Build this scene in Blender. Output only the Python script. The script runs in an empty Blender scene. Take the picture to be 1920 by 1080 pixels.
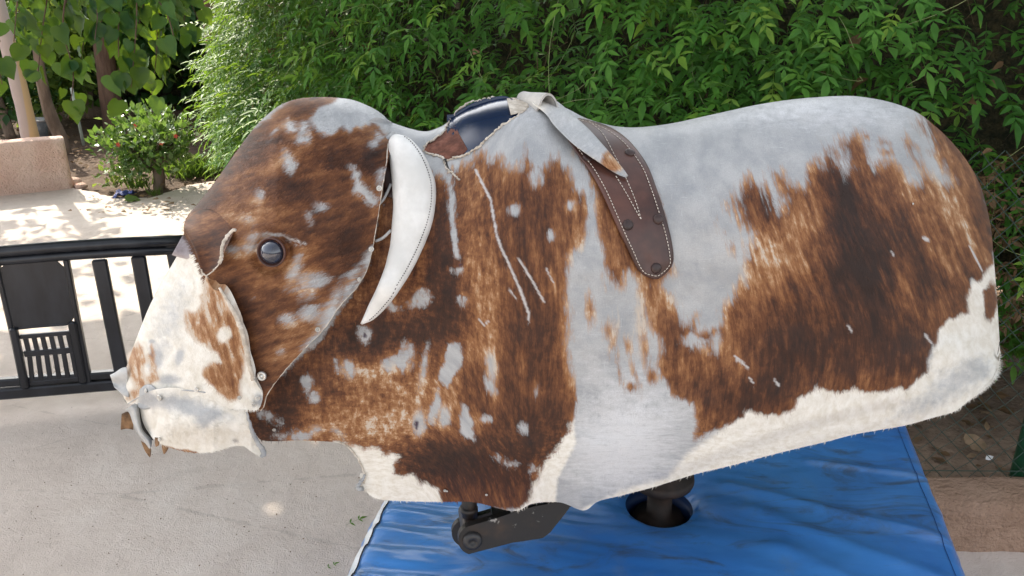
import bpy, math, random
import numpy as np
from mathutils import Vector, Matrix
R = math.radians
random.seed(7); RNG = np.random.default_rng(7)
sc = bpy.context.scene
COL = sc.collection

# ---------------------------------------------------------------- camera, sky, sun, exposure
CAMZ, PITCH, F = 1.65, R(21.0), 1500.0          # focal length in pixels of a 1920 wide picture
cam = bpy.data.objects.new('camera', bpy.data.cameras.new('camera'))
COL.objects.link(cam); sc.camera = cam
cam.location = (0, 0, CAMZ); cam.rotation_euler = (R(90) - PITCH, 0, 0)
cam.data.sensor_width = 36; cam.data.lens = F / 1920 * 36
cam.data.clip_start = 0.02; cam.data.clip_end = 500
SUN_EL = R(38); SUN_AZ = math.atan2(-0.60, 0.80)   # the sun stands behind the scene, to the left
w = bpy.data.worlds.new('World'); sc.world = w; w.use_nodes = True
nt = w.node_tree; nt.nodes.clear()
o_ = nt.nodes.new('ShaderNodeOutputWorld'); b_ = nt.nodes.new('ShaderNodeBackground'); s_ = nt.nodes.new('ShaderNodeTexSky')
s_.sky_type = 'NISHITA'; s_.sun_disc = False; s_.sun_elevation = SUN_EL; s_.sun_rotation = SUN_AZ
s_.air_density = 1.0; s_.dust_density = 2.5; s_.ozone_density = 0.6
h_ = nt.nodes.new('ShaderNodeHueSaturation'); h_.inputs['Saturation'].default_value = .24; nt.links.new(s_.outputs[0], h_.inputs['Color']); nt.links.new(h_.outputs[0], b_.inputs[0]); b_.inputs[1].default_value = 0.15; nt.links.new(b_.outputs[0], o_.inputs[0])
sun = bpy.data.objects.new('sun', bpy.data.lights.new('sun', 'SUN')); COL.objects.link(sun)
sun.data.energy = 2.9; sun.data.angle = R(0.5); sun.data.color = (1.0, 0.90, 0.74)
sd = Vector((math.sin(SUN_AZ) * math.cos(SUN_EL), math.cos(SUN_AZ) * math.cos(SUN_EL), math.sin(SUN_EL)))
sun.rotation_euler = sd.to_track_quat('Z', 'Y').to_euler(); sun.location = sd * 30
sc.view_settings.view_transform = 'Standard'; sc.view_settings.look = 'None'
sc.view_settings.gamma = 1; sc.view_settings.exposure = 1.62
sc.render.engine = 'CYCLES'; sc.cycles.max_bounces = 8; sc.cycles.transparent_max_bounces = 8

# ---------------------------------------------------------------- photo measurements -> places in the world
CAM = np.array([0, 0, CAMZ]); cp, sp_ = math.cos(PITCH), math.sin(PITCH)
RT = np.array([1., 0, 0]); UP = np.array([0, sp_, cp]); FW = np.array([0, cp, -sp_])
def ray(px, py):
    px = np.asarray(px, float); py = np.asarray(py, float)
    return ((px - 960) / F)[..., None] * RT + ((540 - py) / F)[..., None] * UP + FW
def on_z(px, py, z=0.0):
    r = ray(px, py); t = (z - CAMZ) / r[..., 2]; return CAM + t[..., None] * r
def on_y(px, py, y):
    r = ray(px, py); t = y / r[..., 1]; return CAM + t[..., None] * r
def pix(P):
    d = np.asarray(P, float) - CAM; z = d @ FW
    return 960 + F * (d @ RT) / z, 540 - F * (d @ UP) / z
# the bull's plane of symmetry
YAW, LEAN = R(8), R(8)
BD = np.array([math.cos(YAW), math.sin(YAW), 0])
BN = np.array([math.sin(YAW) * math.cos(LEAN), -math.cos(YAW) * math.cos(LEAN), math.sin(LEAN)])
P0 = on_y(1200., 200., 1.58)
def surf(px, py, w=0.0):
    r = ray(px, py); w = np.broadcast_to(np.asarray(w, float), r.shape[:-1])
    t = (w - (CAM - P0) @ BN) / (r @ BN); return CAM + t[..., None] * r
def far(P):                                       # reflection in the bull's plane
    k = (P - P0) @ BN; return P - 2 * k[..., None] * BN

# ---------------------------------------------------------------- objects
ORG = {}
def tag(o, label=None, cat=None, group=None, kind=None):
    for k, v in (('label', label), ('category', cat), ('group', group), ('kind', kind)):
        if v: o[k] = v
    return o
def thing(name, loc, label, cat, group=None):
    o = bpy.data.objects.new(name, None); COL.objects.link(o); o.location = loc; o.empty_display_size = .05
    ORG[o.name] = np.array(loc, float); return tag(o, label, cat, group)
def obj(name, V, Fc, mat, parent=None, smooth=True, attrs=None, fmat=None, mats=None, origin=None):
    """V (n,3) world coordinates; Fc: (m,k) array or list of index lists"""
    V = np.asarray(V, float)
    org = ORG[parent.name] if parent else (np.array(origin, float) if origin is not None else np.array([V[:, 0].mean(), V[:, 1].mean(), V[:, 2].min()]))
    me = bpy.data.meshes.new(name)
    L = V - org
    me.vertices.add(len(V)); me.vertices.foreach_set('co', L.ravel().astype(np.float32))
    if isinstance(Fc, np.ndarray):
        tot = np.full(len(Fc), Fc.shape[1]); idx = Fc.ravel()
    else:
        tot = np.array([len(f) for f in Fc]); idx = np.array([i for f in Fc for i in f])
    st = np.concatenate([[0], np.cumsum(tot)[:-1]])
    me.loops.add(len(idx)); me.loops.foreach_set('vertex_index', idx.astype(np.int32))
    me.polygons.add(len(tot)); me.polygons.foreach_set('loop_start', st.astype(np.int32))
    me.polygons.foreach_set('loop_total', tot.astype(np.int32))
    if fmat is not None: me.polygons.foreach_set('material_index', np.asarray(fmat, np.int32))
    me.update(calc_edges=True)
    me.polygons.foreach_set('use_smooth', np.full(len(tot), bool(smooth)))
    for k, a in (attrs or {}).items():
        a = np.asarray(a, np.float32)
        if a.ndim == 1: at = me.attributes.new(k, 'FLOAT', 'POINT'); at.data.foreach_set('value', a)
        else: at = me.attributes.new(k, 'FLOAT_VECTOR', 'POINT'); at.data.foreach_set('vector', a.ravel())
    for m in (mats or [mat]): me.materials.append(m)
    o = bpy.data.objects.new(name, me); COL.objects.link(o)
    if parent: o.parent = parent; ORG[o.name] = org
    else: o.location = org; ORG[o.name] = org
    return o
class MB:                                          # collects shapes for ONE mesh
    def __init__(s): s.V = []; s.F = []; s.n = 0
    def add(s, V, Fc):
        V = np.asarray(V, float); s.V.append(V); s.F += [[i + s.n for i in f] for f in (Fc.tolist() if isinstance(Fc, np.ndarray) else Fc)]; s.n += len(V)
    def build(s, name, mat, parent=None, smooth=True, **k): return obj(name, np.concatenate(s.V), s.F, mat, parent, smooth, **k)
def frame(d):
    d = np.asarray(d, float); d = d / (np.linalg.norm(d) + 1e-9)
    a = np.array([0, 0, 1.]) if abs(d[2]) < .9 else np.array([1., 0, 0])
    x = np.cross(a, d); x /= np.linalg.norm(x); return x, np.cross(d, x), d
def tube(P, rad, n=8, cap=True, mod=None):
    P = np.asarray(P, float); m = len(P); rad = np.broadcast_to(np.asarray(rad, float), (m,))
    T = np.gradient(P, axis=0); x, y, _ = frame(T[0]); V = []
    for i in range(m):
        t = T[i] / (np.linalg.norm(T[i]) + 1e-9); x = x - (x @ t) * t; x /= np.linalg.norm(x); y = np.cross(t, x)
        a = np.arange(n) * 2 * math.pi / n; rr = rad[i] * (1 if mod is None else mod(i / max(1, m - 1), a))
        V.append(P[i] + (np.cos(a) * rr)[:, None] * x + (np.sin(a) * rr)[:, None] * y)
    Fc = [[i * n + j, i * n + (j + 1) % n, (i + 1) * n + (j + 1) % n, (i + 1) * n + j] for i in range(m - 1) for j in range(n)]
    if cap: Fc += [list(range(n))[::-1], [(m - 1) * n + j for j in range(n)]]
    return np.concatenate(V), Fc
def box(c, ax, ay, az):                            # centre and three half axes
    c, ax, ay, az = map(lambda v: np.asarray(v, float), (c, ax, ay, az))
    V = [c + i * ax + j * ay + k * az for k in (-1, 1) for j in (-1, 1) for i in (-1, 1)]
    return np.array(V), [[0, 2, 3, 1], [4, 5, 7, 6], [0, 1, 5, 4], [2, 6, 7, 3], [0, 4, 6, 2], [1, 3, 7, 5]]
def bbox(c, ax, ay, az, b=.004):                   # box with bevelled edges
    c, ax, ay, az = map(lambda v: np.asarray(v, float), (c, ax, ay, az)); V = []; 
    la, lb, lc = [max(np.linalg.norm(v), 1e-6) for v in (ax, ay, az)]; b = min(b, la * .45, lb * .45, lc * .45)
    ua, ub, uc = ax / la, ay / lb, az / lc
    prof = [(-1, -1), (1, -1), (1, 1), (-1, 1)]
    def ring(z, ins):
        out = []
        for i, j in prof:
            x, y = i * (la - ins), j * (lb - ins)
            q = [(x, y - j * b), (x - i * b, y)]
            if i * j < 0: q = q[::-1]
            if i * j > 0: q = q
            out += [c + u * ua + v * ub + z * uc for u, v in (q if (i, j) in ((-1, -1), (1, 1)) else q)]
        return out
    # order the eight corners counter-clockwise
    def ring8(z, ins):
        x, y = la - ins, lb - ins
        pts = [(-x + b, -y), (x - b, -y), (x, -y + b), (x, y - b), (x - b, y), (-x + b, y), (-x, y - b), (-x, -y + b)]
        return [c + u * ua + v * ub + z * uc for u, v in pts]
    V = ring8(-lc, b) + ring8(-lc + b, 0) + ring8(lc - b, 0) + ring8(lc, b)
    Fc = [list(range(8))[::-1], [24 + i for i in range(8)]]
    for k in range(3): Fc += [[k * 8 + i, k * 8 + (i + 1) % 8, k * 8 + 8 + (i + 1) % 8, k * 8 + 8 + i] for i in range(8)]
    return np.array(V), Fc
def lathe(c, axis, prof, n=16):                    # prof: (radius, height) pairs
    x, y, z = frame(axis); c = np.asarray(c, float); a = np.arange(n) * 2 * math.pi / n
    V = np.concatenate([c + h * z + r * (np.cos(a)[:, None] * x + np.sin(a)[:, None] * y) for r, h in prof]); m = len(prof)
    Fc = [[i * n + j, i * n + (j + 1) % n, (i + 1) * n + (j + 1) % n, (i + 1) * n + j] for i in range(m - 1) for j in range(n)]
    return V, Fc + [list(range(n))[::-1], [(m - 1) * n + j for j in range(n)]]
def vnoise(x, y, seed=0):
    x = np.asarray(x, float); y = np.asarray(y, float); xi = np.floor(x).astype(np.int64); yi = np.floor(y).astype(np.int64)
    fx = x - xi; fy = y - yi; fx = fx * fx * (3 - 2 * fx); fy = fy * fy * (3 - 2 * fy)
    def h(a, b):
        v = (a * 374761393 + b * 668265263 + seed * 974711) & 0xffffffff; v = ((v ^ (v >> 13)) * 1274126177) & 0xffffffff
        return ((v ^ (v >> 16)) & 0xffff) / 65535.0
    return (h(xi, yi) * (1 - fx) + h(xi + 1, yi) * fx) * (1 - fy) + (h(xi, yi + 1) * (1 - fx) + h(xi + 1, yi + 1) * fx) * fy
def fbm(x, y, seed=0, o=4): return sum(vnoise(x * 2 ** k, y * 2 ** k, seed + k) * .5 ** k for k in range(o)) / sum(.5 ** k for k in range(o))
def sstep(a, b, x): t = np.clip((x - a) / (b - a), 0, 1); return t * t * (3 - 2 * t)
def sdf(PX, PY, poly):                             # signed distance to a polygon, positive inside
    poly = np.asarray(poly, float); a = poly; b = np.roll(poly, -1, 0); d = np.full(PX.shape, 1e9); ins = np.zeros(PX.shape, bool)
    for (ax, ay), (bx, by) in zip(a, b):
        ex, ey = bx - ax, by - ay; L = ex * ex + ey * ey + 1e-9; t = np.clip(((PX - ax) * ex + (PY - ay) * ey) / L, 0, 1)
        d = np.minimum(d, (PX - ax - t * ex) ** 2 + (PY - ay - t * ey) ** 2)
        if ay != by: ins ^= ((ay > PY) != (by > PY)) & (PX < (bx - ax) * (PY - ay) / (by - ay) + ax)
    return np.sqrt(d) * np.where(ins, 1, -1)
def pline(PX, PY, pts):                            # distance to an open line
    d = np.full(PX.shape, 1e9)
    for (ax, ay), (bx, by) in zip(pts[:-1], pts[1:]):
        ex, ey = bx - ax, by - ay; t = np.clip(((PX - ax) * ex + (PY - ay) * ey) / (ex * ex + ey * ey + 1e-9), 0, 1)
        d = np.minimum(d, (PX - ax - t * ex) ** 2 + (PY - ay - t * ey) ** 2)
    return np.sqrt(d)
def ell(PX, PY, cx, cy, rx, ry, ang=0):            # distance-like, positive inside
    c, s = math.cos(R(ang)), math.sin(R(ang)); u = (PX - cx) * c + (PY - cy) * s; v = -(PX - cx) * s + (PY - cy) * c
    return (1 - np.sqrt((u / rx) ** 2 + (v / ry) ** 2)) * min(rx, ry)
def gau(PX, PY, cx, cy, rx, ry, ang=0):
    c, s = math.cos(R(ang)), math.sin(R(ang)); u = (PX - cx) * c + (PY - cy) * s; v = -(PX - cx) * s + (PY - cy) * c
    return np.exp(-(u / rx) ** 2 - (v / ry) ** 2)
def crom(P, n):                                    # smooth line through points, n samples by length
    P = np.asarray(P, float); K = len(P); Q = np.concatenate([[2 * P[0] - P[1]], P, [2 * P[-1] - P[-2]]])
    s = np.linspace(0, K - 1, max(K * 24, 200)); i = np.minimum(s.astype(int), K - 2); t = (s - i)[:, None]
    p0, p1, p2, p3 = Q[i], Q[i + 1], Q[i + 2], Q[i + 3]
    C = .5 * (2 * p1 + (p2 - p0) * t + (2 * p0 - 5 * p1 + 4 * p2 - p3) * t ** 2 + (3 * p1 - p0 - 3 * p2 + p3) * t ** 3)
    l = np.concatenate([[0], np.cumsum(np.linalg.norm(np.diff(C, axis=0), axis=1))]); g = np.linspace(0, l[-1], n)
    return np.stack([np.interp(g, l, C[:, k]) for k in range(C.shape[1])], 1)

# ---------------------------------------------------------------- materials
class NT:
    def __init__(s, name):
        s.m = bpy.data.materials.new(name); s.m.use_nodes = True; s.t = s.m.node_tree; s.t.nodes.clear()
        s.out = s.n('ShaderNodeOutputMaterial'); s.p = s.n('ShaderNodeBsdfPrincipled'); s.l(s.p.outputs[0], s.out.inputs[0])
    def n(s, ty, **k):
        o = s.t.nodes.new(ty)
        for a, v in k.items(): setattr(o, a, v)
        return o
    def l(s, a, b): s.t.links.new(a, b)
    def inp(s, sock, v):
        if hasattr(v, 'is_output') or isinstance(v, bpy.types.NodeSocket): s.l(v, sock)
        else: sock.default_value = v
    def attr(s, name, vec=False): a = s.n('ShaderNodeAttribute', attribute_name=name); return a.outputs['Vector'] if vec else a.outputs['Fac']
    def math(s, op, a, b=0.0, c=0.0):
        o = s.n('ShaderNodeMath', operation=op); s.inp(o.inputs[0], a); s.inp(o.inputs[1], b); s.inp(o.inputs[2], c); return o.outputs[0]
    def map(s, v, a, b, c=0., d=1., smooth=True):
        o = s.n('ShaderNodeMapRange', interpolation_type='SMOOTHSTEP' if smooth else 'LINEAR')
        for i, x in enumerate((v, a, b, c, d)): s.inp(o.inputs[i], x)
        return o.outputs[0]
    def mix(s, f, a, b, mode='MIX'):
        o = s.n('ShaderNodeMix', data_type='RGBA', blend_type=mode); s.inp(o.inputs[0], f)
        for k, x in ((6, a), (7, b)): s.inp(o.inputs[k], (*x, 1) if isinstance(x, tuple) and len(x) == 3 else x)
        return o.outputs[2]
    def ramp(s, f, stops):
        o = s.n('ShaderNodeValToRGB'); s.inp(o.inputs[0], f); e = o.color_ramp.elements
        while len(e) < len(stops): e.new(.5)
        for x, (p, c) in zip(e, stops): x.position = p; x.color = (*c, 1)
        return o.outputs[0]
    def vec(s, v, sx, sy, sz=1.):
        o = s.n('ShaderNodeVectorMath', operation='MULTIPLY'); s.inp(o.inputs[0], v); o.inputs[1].default_value = (sx, sy, sz); return o.outputs[0]
    def noise(s, v, scale, detail=4., rough=.55, dist=0.):
        o = s.n('ShaderNodeTexNoise'); s.inp(o.inputs['Vector'], v); o.inputs['Scale'].default_value = scale; o.inputs['Detail'].default_value = detail
        o.inputs['Roughness'].default_value = rough; o.inputs['Distortion'].default_value = dist; return o.outputs[0]
    def voro(s, v, scale, feat='F1'):
        o = s.n('ShaderNodeTexVoronoi', feature=feat); s.inp(o.inputs['Vector'], v); o.inputs['Scale'].default_value = scale; return o.outputs[0]
    def pos(s): return s.n('ShaderNodeTexCoord').outputs['Object']
    def world(s): return s.n('ShaderNodeNewGeometry').outputs['Position']
    def bump(s, h, strength=.3, dist=.01):
        o = s.n('ShaderNodeBump'); o.inputs['Strength'].default_value = strength; o.inputs['Distance'].default_value = dist
        s.inp(o.inputs['Height'], h); s.l(o.outputs[0], s.p.inputs['Normal'])
    def set(s, **k):
        for a, v in k.items():
            nm = {'color': 'Base Color', 'rough': 'Roughness', 'metal': 'Metallic', 'spec': 'Specular IOR Level', 'coat': 'Coat Weight', 'coatr': 'Coat Roughness', 'sheen': 'Sheen Weight'}[a]
            s.inp(s.p.inputs[nm], (*v, 1) if isinstance(v, tuple) and len(v) == 3 else v)
        return s
def simple(name, c1, c2, scale=20., rough=.6, metal=0., bump=.2, bd=.004, detail=5., coat=0., spec=.5, streak=(1, 1, 1)):
    t = NT(name); v = t.vec(t.pos(), *streak); n = t.noise(v, scale, detail, .62)
    t.set(color=t.mix(t.map(n, .35, .68), c1, c2), rough=rough, metal=metal, coat=coat, spec=spec)
    if bump: t.bump(t.noise(v, scale * 3, 4.), bump, bd)
    return t.m
def leafmat(name, ramp, trans=.35, rough=.4, tcol=(.35, .6, .05)):
    t = NT(name); r = t.attr('rnd'); c = t.ramp(r, ramp); n = t.noise(t.world(), 45., 2.)
    c = t.mix(t.map(n, .3, .7, 0., .35), c, (.015, .05, .012)); t.set(color=c, rough=rough, spec=(.5 if rough < .3 else .28))
    tr = t.n('ShaderNodeBsdfTranslucent'); t.l(t.mix(.6, c, t.mix(r, tcol, tuple(x * .75 for x in tcol))), tr.inputs[0])
    mx = t.n('ShaderNodeMixShader'); mx.inputs[0].default_value = trans; t.l(t.p.outputs[0], mx.inputs[1]); t.l(tr.outputs[0], mx.inputs[2]); t.l(mx.outputs[0], t.out.inputs[0])
    return t.m
M = {}
def hide_material():
    t = NT('cowhide'); fl = t.attr('flow', True); br = t.attr('brown'); amp = t.attr('amp'); tone = t.attr('tone'); cre = t.attr('cream'); scar = t.attr('scar'); dk = t.attr('spot'); rnd = t.attr('rnd')
    n1 = t.noise(t.vec(fl, 3.0, .62), 1., 6., .62, .15); n2 = t.noise(t.vec(fl, 11., 1.7), 1., 4., .6); n3 = t.noise(t.vec(fl, 6., 4.), 1., 6., .68, .3); nh = t.noise(t.vec(fl, 60., 7.), 1., 2., .5)
    n4 = t.noise(t.vec(fl, 5.5, 1.3), 1., 5., .65, .3); nn = t.math('ADD', t.math('MULTIPLY_ADD', t.math('SUBTRACT', n1, .5), 1.6, t.math('MULTIPLY', t.math('SUBTRACT', n4, .5), 1.6)), t.math('ADD', t.math('MULTIPLY', t.math('SUBTRACT', n2, .5), 1.9), t.math('MULTIPLY', t.math('SUBTRACT', nh, .5), .7)))
    c = t.math('ADD', br, t.math('MULTIPLY', nn, amp)); c = t.math('ADD', c, t.math('MULTIPLY', t.math('SUBTRACT', n3, .5), 20.))
    e = t.math('MULTIPLY_ADD', amp, .36, 2.5); m = t.map(c, t.math('MULTIPLY', e, -1.), e)
    tn = t.math('ADD', t.math('ADD', tone, .045), t.math('MULTIPLY', nn, .42)); tn = t.math('ADD', tn, t.math('MULTIPLY', t.math('SUBTRACT', n3, .5), .80)); tn = t.math('ADD', tn, t.math('MULTIPLY', t.math('SUBTRACT', rnd, .5), .14))
    bc = t.ramp(tn, [(.0, (.018, .0062, .0032)), (.28, (.050, .0158, .0058)), (.52, (.128, .0445, .0145)), (.74, (.25, .108, .040)), (.90, (.40, .235, .125)), (1., (.50, .42, .34))])
    # bare skin: bluish grey, scuffed and chalky; cream fur below
    p = t.vec(fl, 1., 1.); s1 = t.noise(p, 1.6, 6., .6); s2 = t.noise(t.vec(fl, 7., 7.), 1., 6., .7); chalk = t.attr('chalk'); scr0 = t.noise(t.vec(fl, 2.4, 9.), 1., 5., .7, .6)
    g = t.mix(t.map(s1, .32, .68), (.31, .322, .335), (.435, .438, .44)); sf = t.map(t.math('ADD', t.math('ADD', t.math('MULTIPLY', s2, .45), t.math('MULTIPLY', scr0, .55)), t.math('MULTIPLY', chalk, .30)), .50, .95)
    g = t.mix(sf, g, (.62, .625, .64)); g = t.mix(t.math('MULTIPLY', t.map(s2, .30, .42, 1., 0.), .35), g, (.25, .26, .28))
    scr = t.noise(t.vec(fl, 2.2, 34.), 1., 3., .7, .8); sc2 = t.noise(t.vec(fl, 26., 3.), 1., 3., .7, 1.5); g = t.mix(t.map(scr, .64, .72, 0., .5), g, (.60, .61, .63)); g = t.mix(t.map(sc2, .64, .74, 0., .45), g, (.58, .59, .60)); fn = t.noise(t.vec(fl, 40., 40.), 1., 3., .7); g = t.mix(t.map(fn, .3, .7, 0., .30), g, (.20, .205, .21)); g = t.mix(t.map(t.noise(t.vec(fl, 3.5, 3.5), 1., 6., .75), .56, .72, 0., .35), g, (.30, .28, .255))
    cf = t.math('ADD', cre, t.math('MULTIPLY', t.math('SUBTRACT', s2, .5), .9)); cf = t.map(cf, .1, .9)
    cc = t.mix(t.map(t.math('ADD', n3, t.math('MULTIPLY', rnd, .2)), .35, .8), (.60, .555, .47), (.77, .745, .69)); u = t.mix(cf, g, cc)
    col = t.mix(m, u, bc); col = t.mix(scar, col, (.47, .45, .44)); col = t.mix(dk, col, (.035, .02, .04))
    t.set(color=col, rough=t.mix(m, t.mix(cf, (.42,) * 3, (.8,) * 3), (.62,) * 3), spec=.35)
    h = t.math('ADD', t.math('MULTIPLY', nh, .6), t.math('MULTIPLY', s2, .35)); h = t.math('SUBTRACT', h, t.math('MULTIPLY', scar, .8)); t.bump(h, .35, .003)
    t.p.inputs['Sheen Weight'].default_value = .06; t.p.inputs['Sheen Roughness'].default_value = .4
    return t.m
M['hide'] = hide_material()
M['white_hide'] = M['hide']
M['rim'] = simple('cut_hide_edge', (.42, .36, .29), (.66, .6, .52), 60., .8, bump=.5)
M['greyskin'] = simple('bare_grey_skin', (.30, .31, .32), (.47, .47, .46), 25., .6, bump=.4)
M['lilac'] = simple('worn_lilac_skin', (.22, .18, .19), (.40, .36, .37), 30., .6)
M['tuft'] = simple('brown_hair', (.09, .045, .02), (.27, .15, .07), 50., .8)
M['horn'] = simple('white_leather', (.60, .595, .57), (.78, .775, .755), 11., .45, bump=.5, bd=.006)
M['thread_dark'] = simple('dark_thread', (.03, .025, .02), (.06, .05, .04), 30., .8, bump=0)
M['thread'] = simple('white_thread', (.48, .43, .37), (.64, .58, .51), 30., .8, bump=0)
M['eye'] = simple('glass_eye', (.010, .012, .022), (.03, .04, .07), 30., .12, bump=0, coat=1.)
M['steel'] = simple('zinc_washer', (.42, .41, .38), (.62, .61, .58), 60., .38, metal=.75, bump=.1)
M['hole'] = simple('dark_hole', (.012, .011, .01), (.03, .028, .025), 30., .8, bump=0)
M['shell'] = simple('navy_shell', (.008, .018, .048), (.014, .030, .078), 8., .22, bump=.03, spec=.4)
M['foam'] = simple('brick_red_foam', (.10, .035, .022), (.24, .095, .062), 40., .9, bump=.8, bd=.006)
M['leather'] = simple('oiled_leather', (.036, .0145, .0115), (.10, .040, .028), 9., .36, bump=.3, bd=.0015)
M['stud'] = simple('leather_stud', (.02, .010, .009), (.05, .022, .018), 40., .4)
M['flap'] = simple('pale_flap', (.36, .345, .325), (.53, .505, .47), 18., .65, bump=.4)
M['blackmetal'] = simple('worn_black_metal', (.010, .010, .011), (.035, .034, .035), 22., .42, metal=.2, bump=.25, bd=.002)
M['gate'] = simple('black_gate_paint', (.008, .009, .012), (.018, .020, .026), 14., .33, bump=.2, bd=.003, streak=(1, 1, .3))
def arm_mat():
    t = NT('scuffed_machine_paint'); p = t.pos(); n = t.noise(p, 28., 6., .7); r = t.noise(p, 9., 4.)
    c = t.mix(t.map(r, .52, .72), (.012, .012, .013), (.05, .03, .02)); c = t.mix(t.map(n, .62, .68), c, (.32, .31, .29)); t.set(color=c, rough=.5, metal=.15); t.bump(n, .3, .002); return t.m
M['arm'] = arm_mat()
def vinyl():
    t = NT('blue_vinyl'); p = t.pos(); n = t.noise(p, 2.2, 5., .6, .6); d = t.noise(t.vec(p, 1., 2.4), 4.2, 7., .7, 1.6); f = t.noise(p, 60., 4.)
    c = t.mix(t.map(n, .3, .7), (.026, .150, .47), (.062, .26, .66)); c = t.mix(t.map(d, .50, .72, 0., .85), c, (.045, .055, .065))
    c = t.mix(t.map(t.noise(p, 13., 6., .7), .52, .78, 0., .32), c, (.16, .22, .30)); v = t.voro(p, 70.); c = t.mix(t.map(v, .02, .05, .6, 0.), c, (.5, .55, .6))
    t.set(color=c, rough=t.map(d, .4, .7, .33, .55), spec=.5, coat=1., coatr=.30); wv = t.noise(t.vec(p, 2., 4.5, 1.), 3., 3., .5, 1.2)
    t.bump(t.math('ADD', t.math('MULTIPLY', f, .08), wv), .22, .012); return t.m
M['vinyl'] = vinyl()
M['edge_white'] = simple('white_edge_strip', (.50, .54, .58), (.66, .68, .70), 20., .4, bump=.1)
def concrete():
    t = NT('concrete_paving'); p = t.world(); a = t.noise(p, 1.1, 6., .6); b = t.noise(p, 9., 6., .65); s = t.noise(p, 240., 2.); v = t.voro(p, 130.); lv = t.noise(p, 26., 6., .7, .3); st = t.noise(p, 2.6, 6., .7, .8); g2 = t.voro(p, 420.)
    c = t.ramp(t.math('ADD', t.math('MULTIPLY', a, .65), t.math('MULTIPLY', b, .35)), [(.3, (.50, .42, .365)), (.5, (.64, .55, .485)), (.7, (.74, .66, .595))])
    c = t.mix(t.map(v, .05, .16, .5, 0.), c, (.25, .22, .20)); c = t.mix(t.map(s, .62, .75, 0., .35), c, (.58, .56, .53)); cr = t.n('ShaderNodeTexWave', wave_type='BANDS')
    ck = t.voro(t.vec(p, .8, 1.8, 1.), .9, 'DISTANCE_TO_EDGE'); c = t.mix(t.map(t.math('ADD', ck, t.math('MULTIPLY', t.math('SUBTRACT', b, .5), .05)), 0., .0025, .18, 0.), c, (.16, .14, .12)); c = t.mix(t.map(st, .56, .74, 0., .24), c, (.30, .265, .24)); c = t.mix(t.map(g2, .06, .22, .35, 0.), c, (.26, .235, .21)); c = t.mix(t.map(lv, .60, .75, 0., .3), c, (.68, .63, .58))
    t.set(color=c, rough=.88, spec=.25); t.bump(t.math('ADD', t.math('ADD', t.math('MULTIPLY', b, .8), t.math('MULTIPLY', lv, 1.1)), t.math('MULTIPLY', s, .6)), .7, .012); return t.m
M['concrete'] = concrete()
def dirt():
    t = NT('garden_dirt'); p = t.world(); a = t.noise(p, 2.5, 6., .65); b = t.noise(p, 22., 5., .65); v = t.voro(p, 45.)
    c = t.ramp(t.math('ADD', t.math('MULTIPLY', a, .5), t.math('MULTIPLY', b, .5)), [(.32, (.050, .033, .024)), (.52, (.10, .067, .047)), (.72, (.17, .12, .085))])
    c = t.mix(t.map(v, .1, .3, .5, 0.), c, (.06, .042, .03)); t.set(color=c, rough=.95, spec=.2); t.bump(t.math('ADD', a, t.math('MULTIPLY', b, .7)), .8, .03); return t.m
M['dirt'] = dirt()
def dirt2():
    m = M['dirt'].copy(); m.name = 'leafy_soil'; e = [n for n in m.node_tree.nodes if n.type == 'VALTORGB'][0].color_ramp.elements
    for x, c in zip(e, ((.13, .09, .066), (.235, .168, .122), (.37, .275, .20))): x.color = (*c, 1)
    return m
M['soil'] = dirt2()
def plaster(name, c1, c2, c3):
    t = NT(name); p = t.world(); a = t.noise(p, 5., 5., .6); b = t.noise(p, 34., 6., .65); v = t.noise(p, 70., 3.)
    c = t.mix(t.map(a, .35, .65), c1, c2); c = t.mix(t.map(b, .58, .75, 0., .6), c, c3); t.set(color=c, rough=.92, spec=.2); t.bump(t.math('ADD', b, t.math('MULTIPLY', v, .6)), 1., .03); return t.m
M['plaster'] = plaster('peach_plaster', (.70, .475, .385), (.78, .575, .48), (.50, .33, .25))
M['kerbplaster'] = plaster('tan_render', (.38, .245, .17), (.48, .32, .23), (.28, .17, .115))
M['bark'] = simple('grey_brown_bark', (.10, .070, .050), (.21, .155, .115), 9., .9, bump=.9, bd=.02, streak=(1, 1, .25))
M['redbark'] = simple('red_brown_bark', (.085, .05, .036), (.18, .11, .078), 8., .9, bump=.9, bd=.02, streak=(1, 1, .25))
def pale_bark():
    t = NT('peeling_pale_bark'); p = t.pos(); a = t.noise(t.vec(p, 7., 7., 1.1), 1., 3., .5, .3); k = t.voro(t.vec(p, 1., 1., .5), 9.)
    sx = t.n('ShaderNodeSeparateXYZ'); t.l(p, sx.inputs[0]); side = t.math('ADD', t.math('MULTIPLY', sx.outputs[0], 5.), a)
    c = t.mix(t.map(side, .42, .54), (.40, .335, .31), (.50, .355, .19)); c = t.mix(t.map(k, .02, .07, .8, 0.), c, (.08, .05, .03)); t.set(color=c, rough=.8); t.bump(a, .3, .02); return t.m
M['palebark'] = pale_bark()
M['twig'] = simple('dry_twig', (.06, .040, .022), (.16, .11, .055), 30., .9, bump=0)
M['vine'] = simple('green_vine_stem', (.16, .22, .07), (.30, .33, .14), 30., .6, bump=0)
M['core'] = simple('hedge_inner_shade', (.018, .022, .009), (.085, .070, .032), 30., 1., bump=1., bd=.05)  # dark tone stands for the shade between hedge leaves
M['hedge'] = leafmat('jasmine_leaf', [(.0, (.022, .085, .014)), (.45, (.045, .165, .022)), (.8, (.095, .26, .032)), (1., (.20, .34, .04))], .34, .55, (.42, .62, .05))
M['heart'] = leafmat('heart_leaf', [(.0, (.007, .036, .016)), (.35, (.012, .058, .020)), (.75, (.024, .098, .024)), (1., (.10, .20, .03))], .30, .45, (.42, .62, .02))
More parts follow.
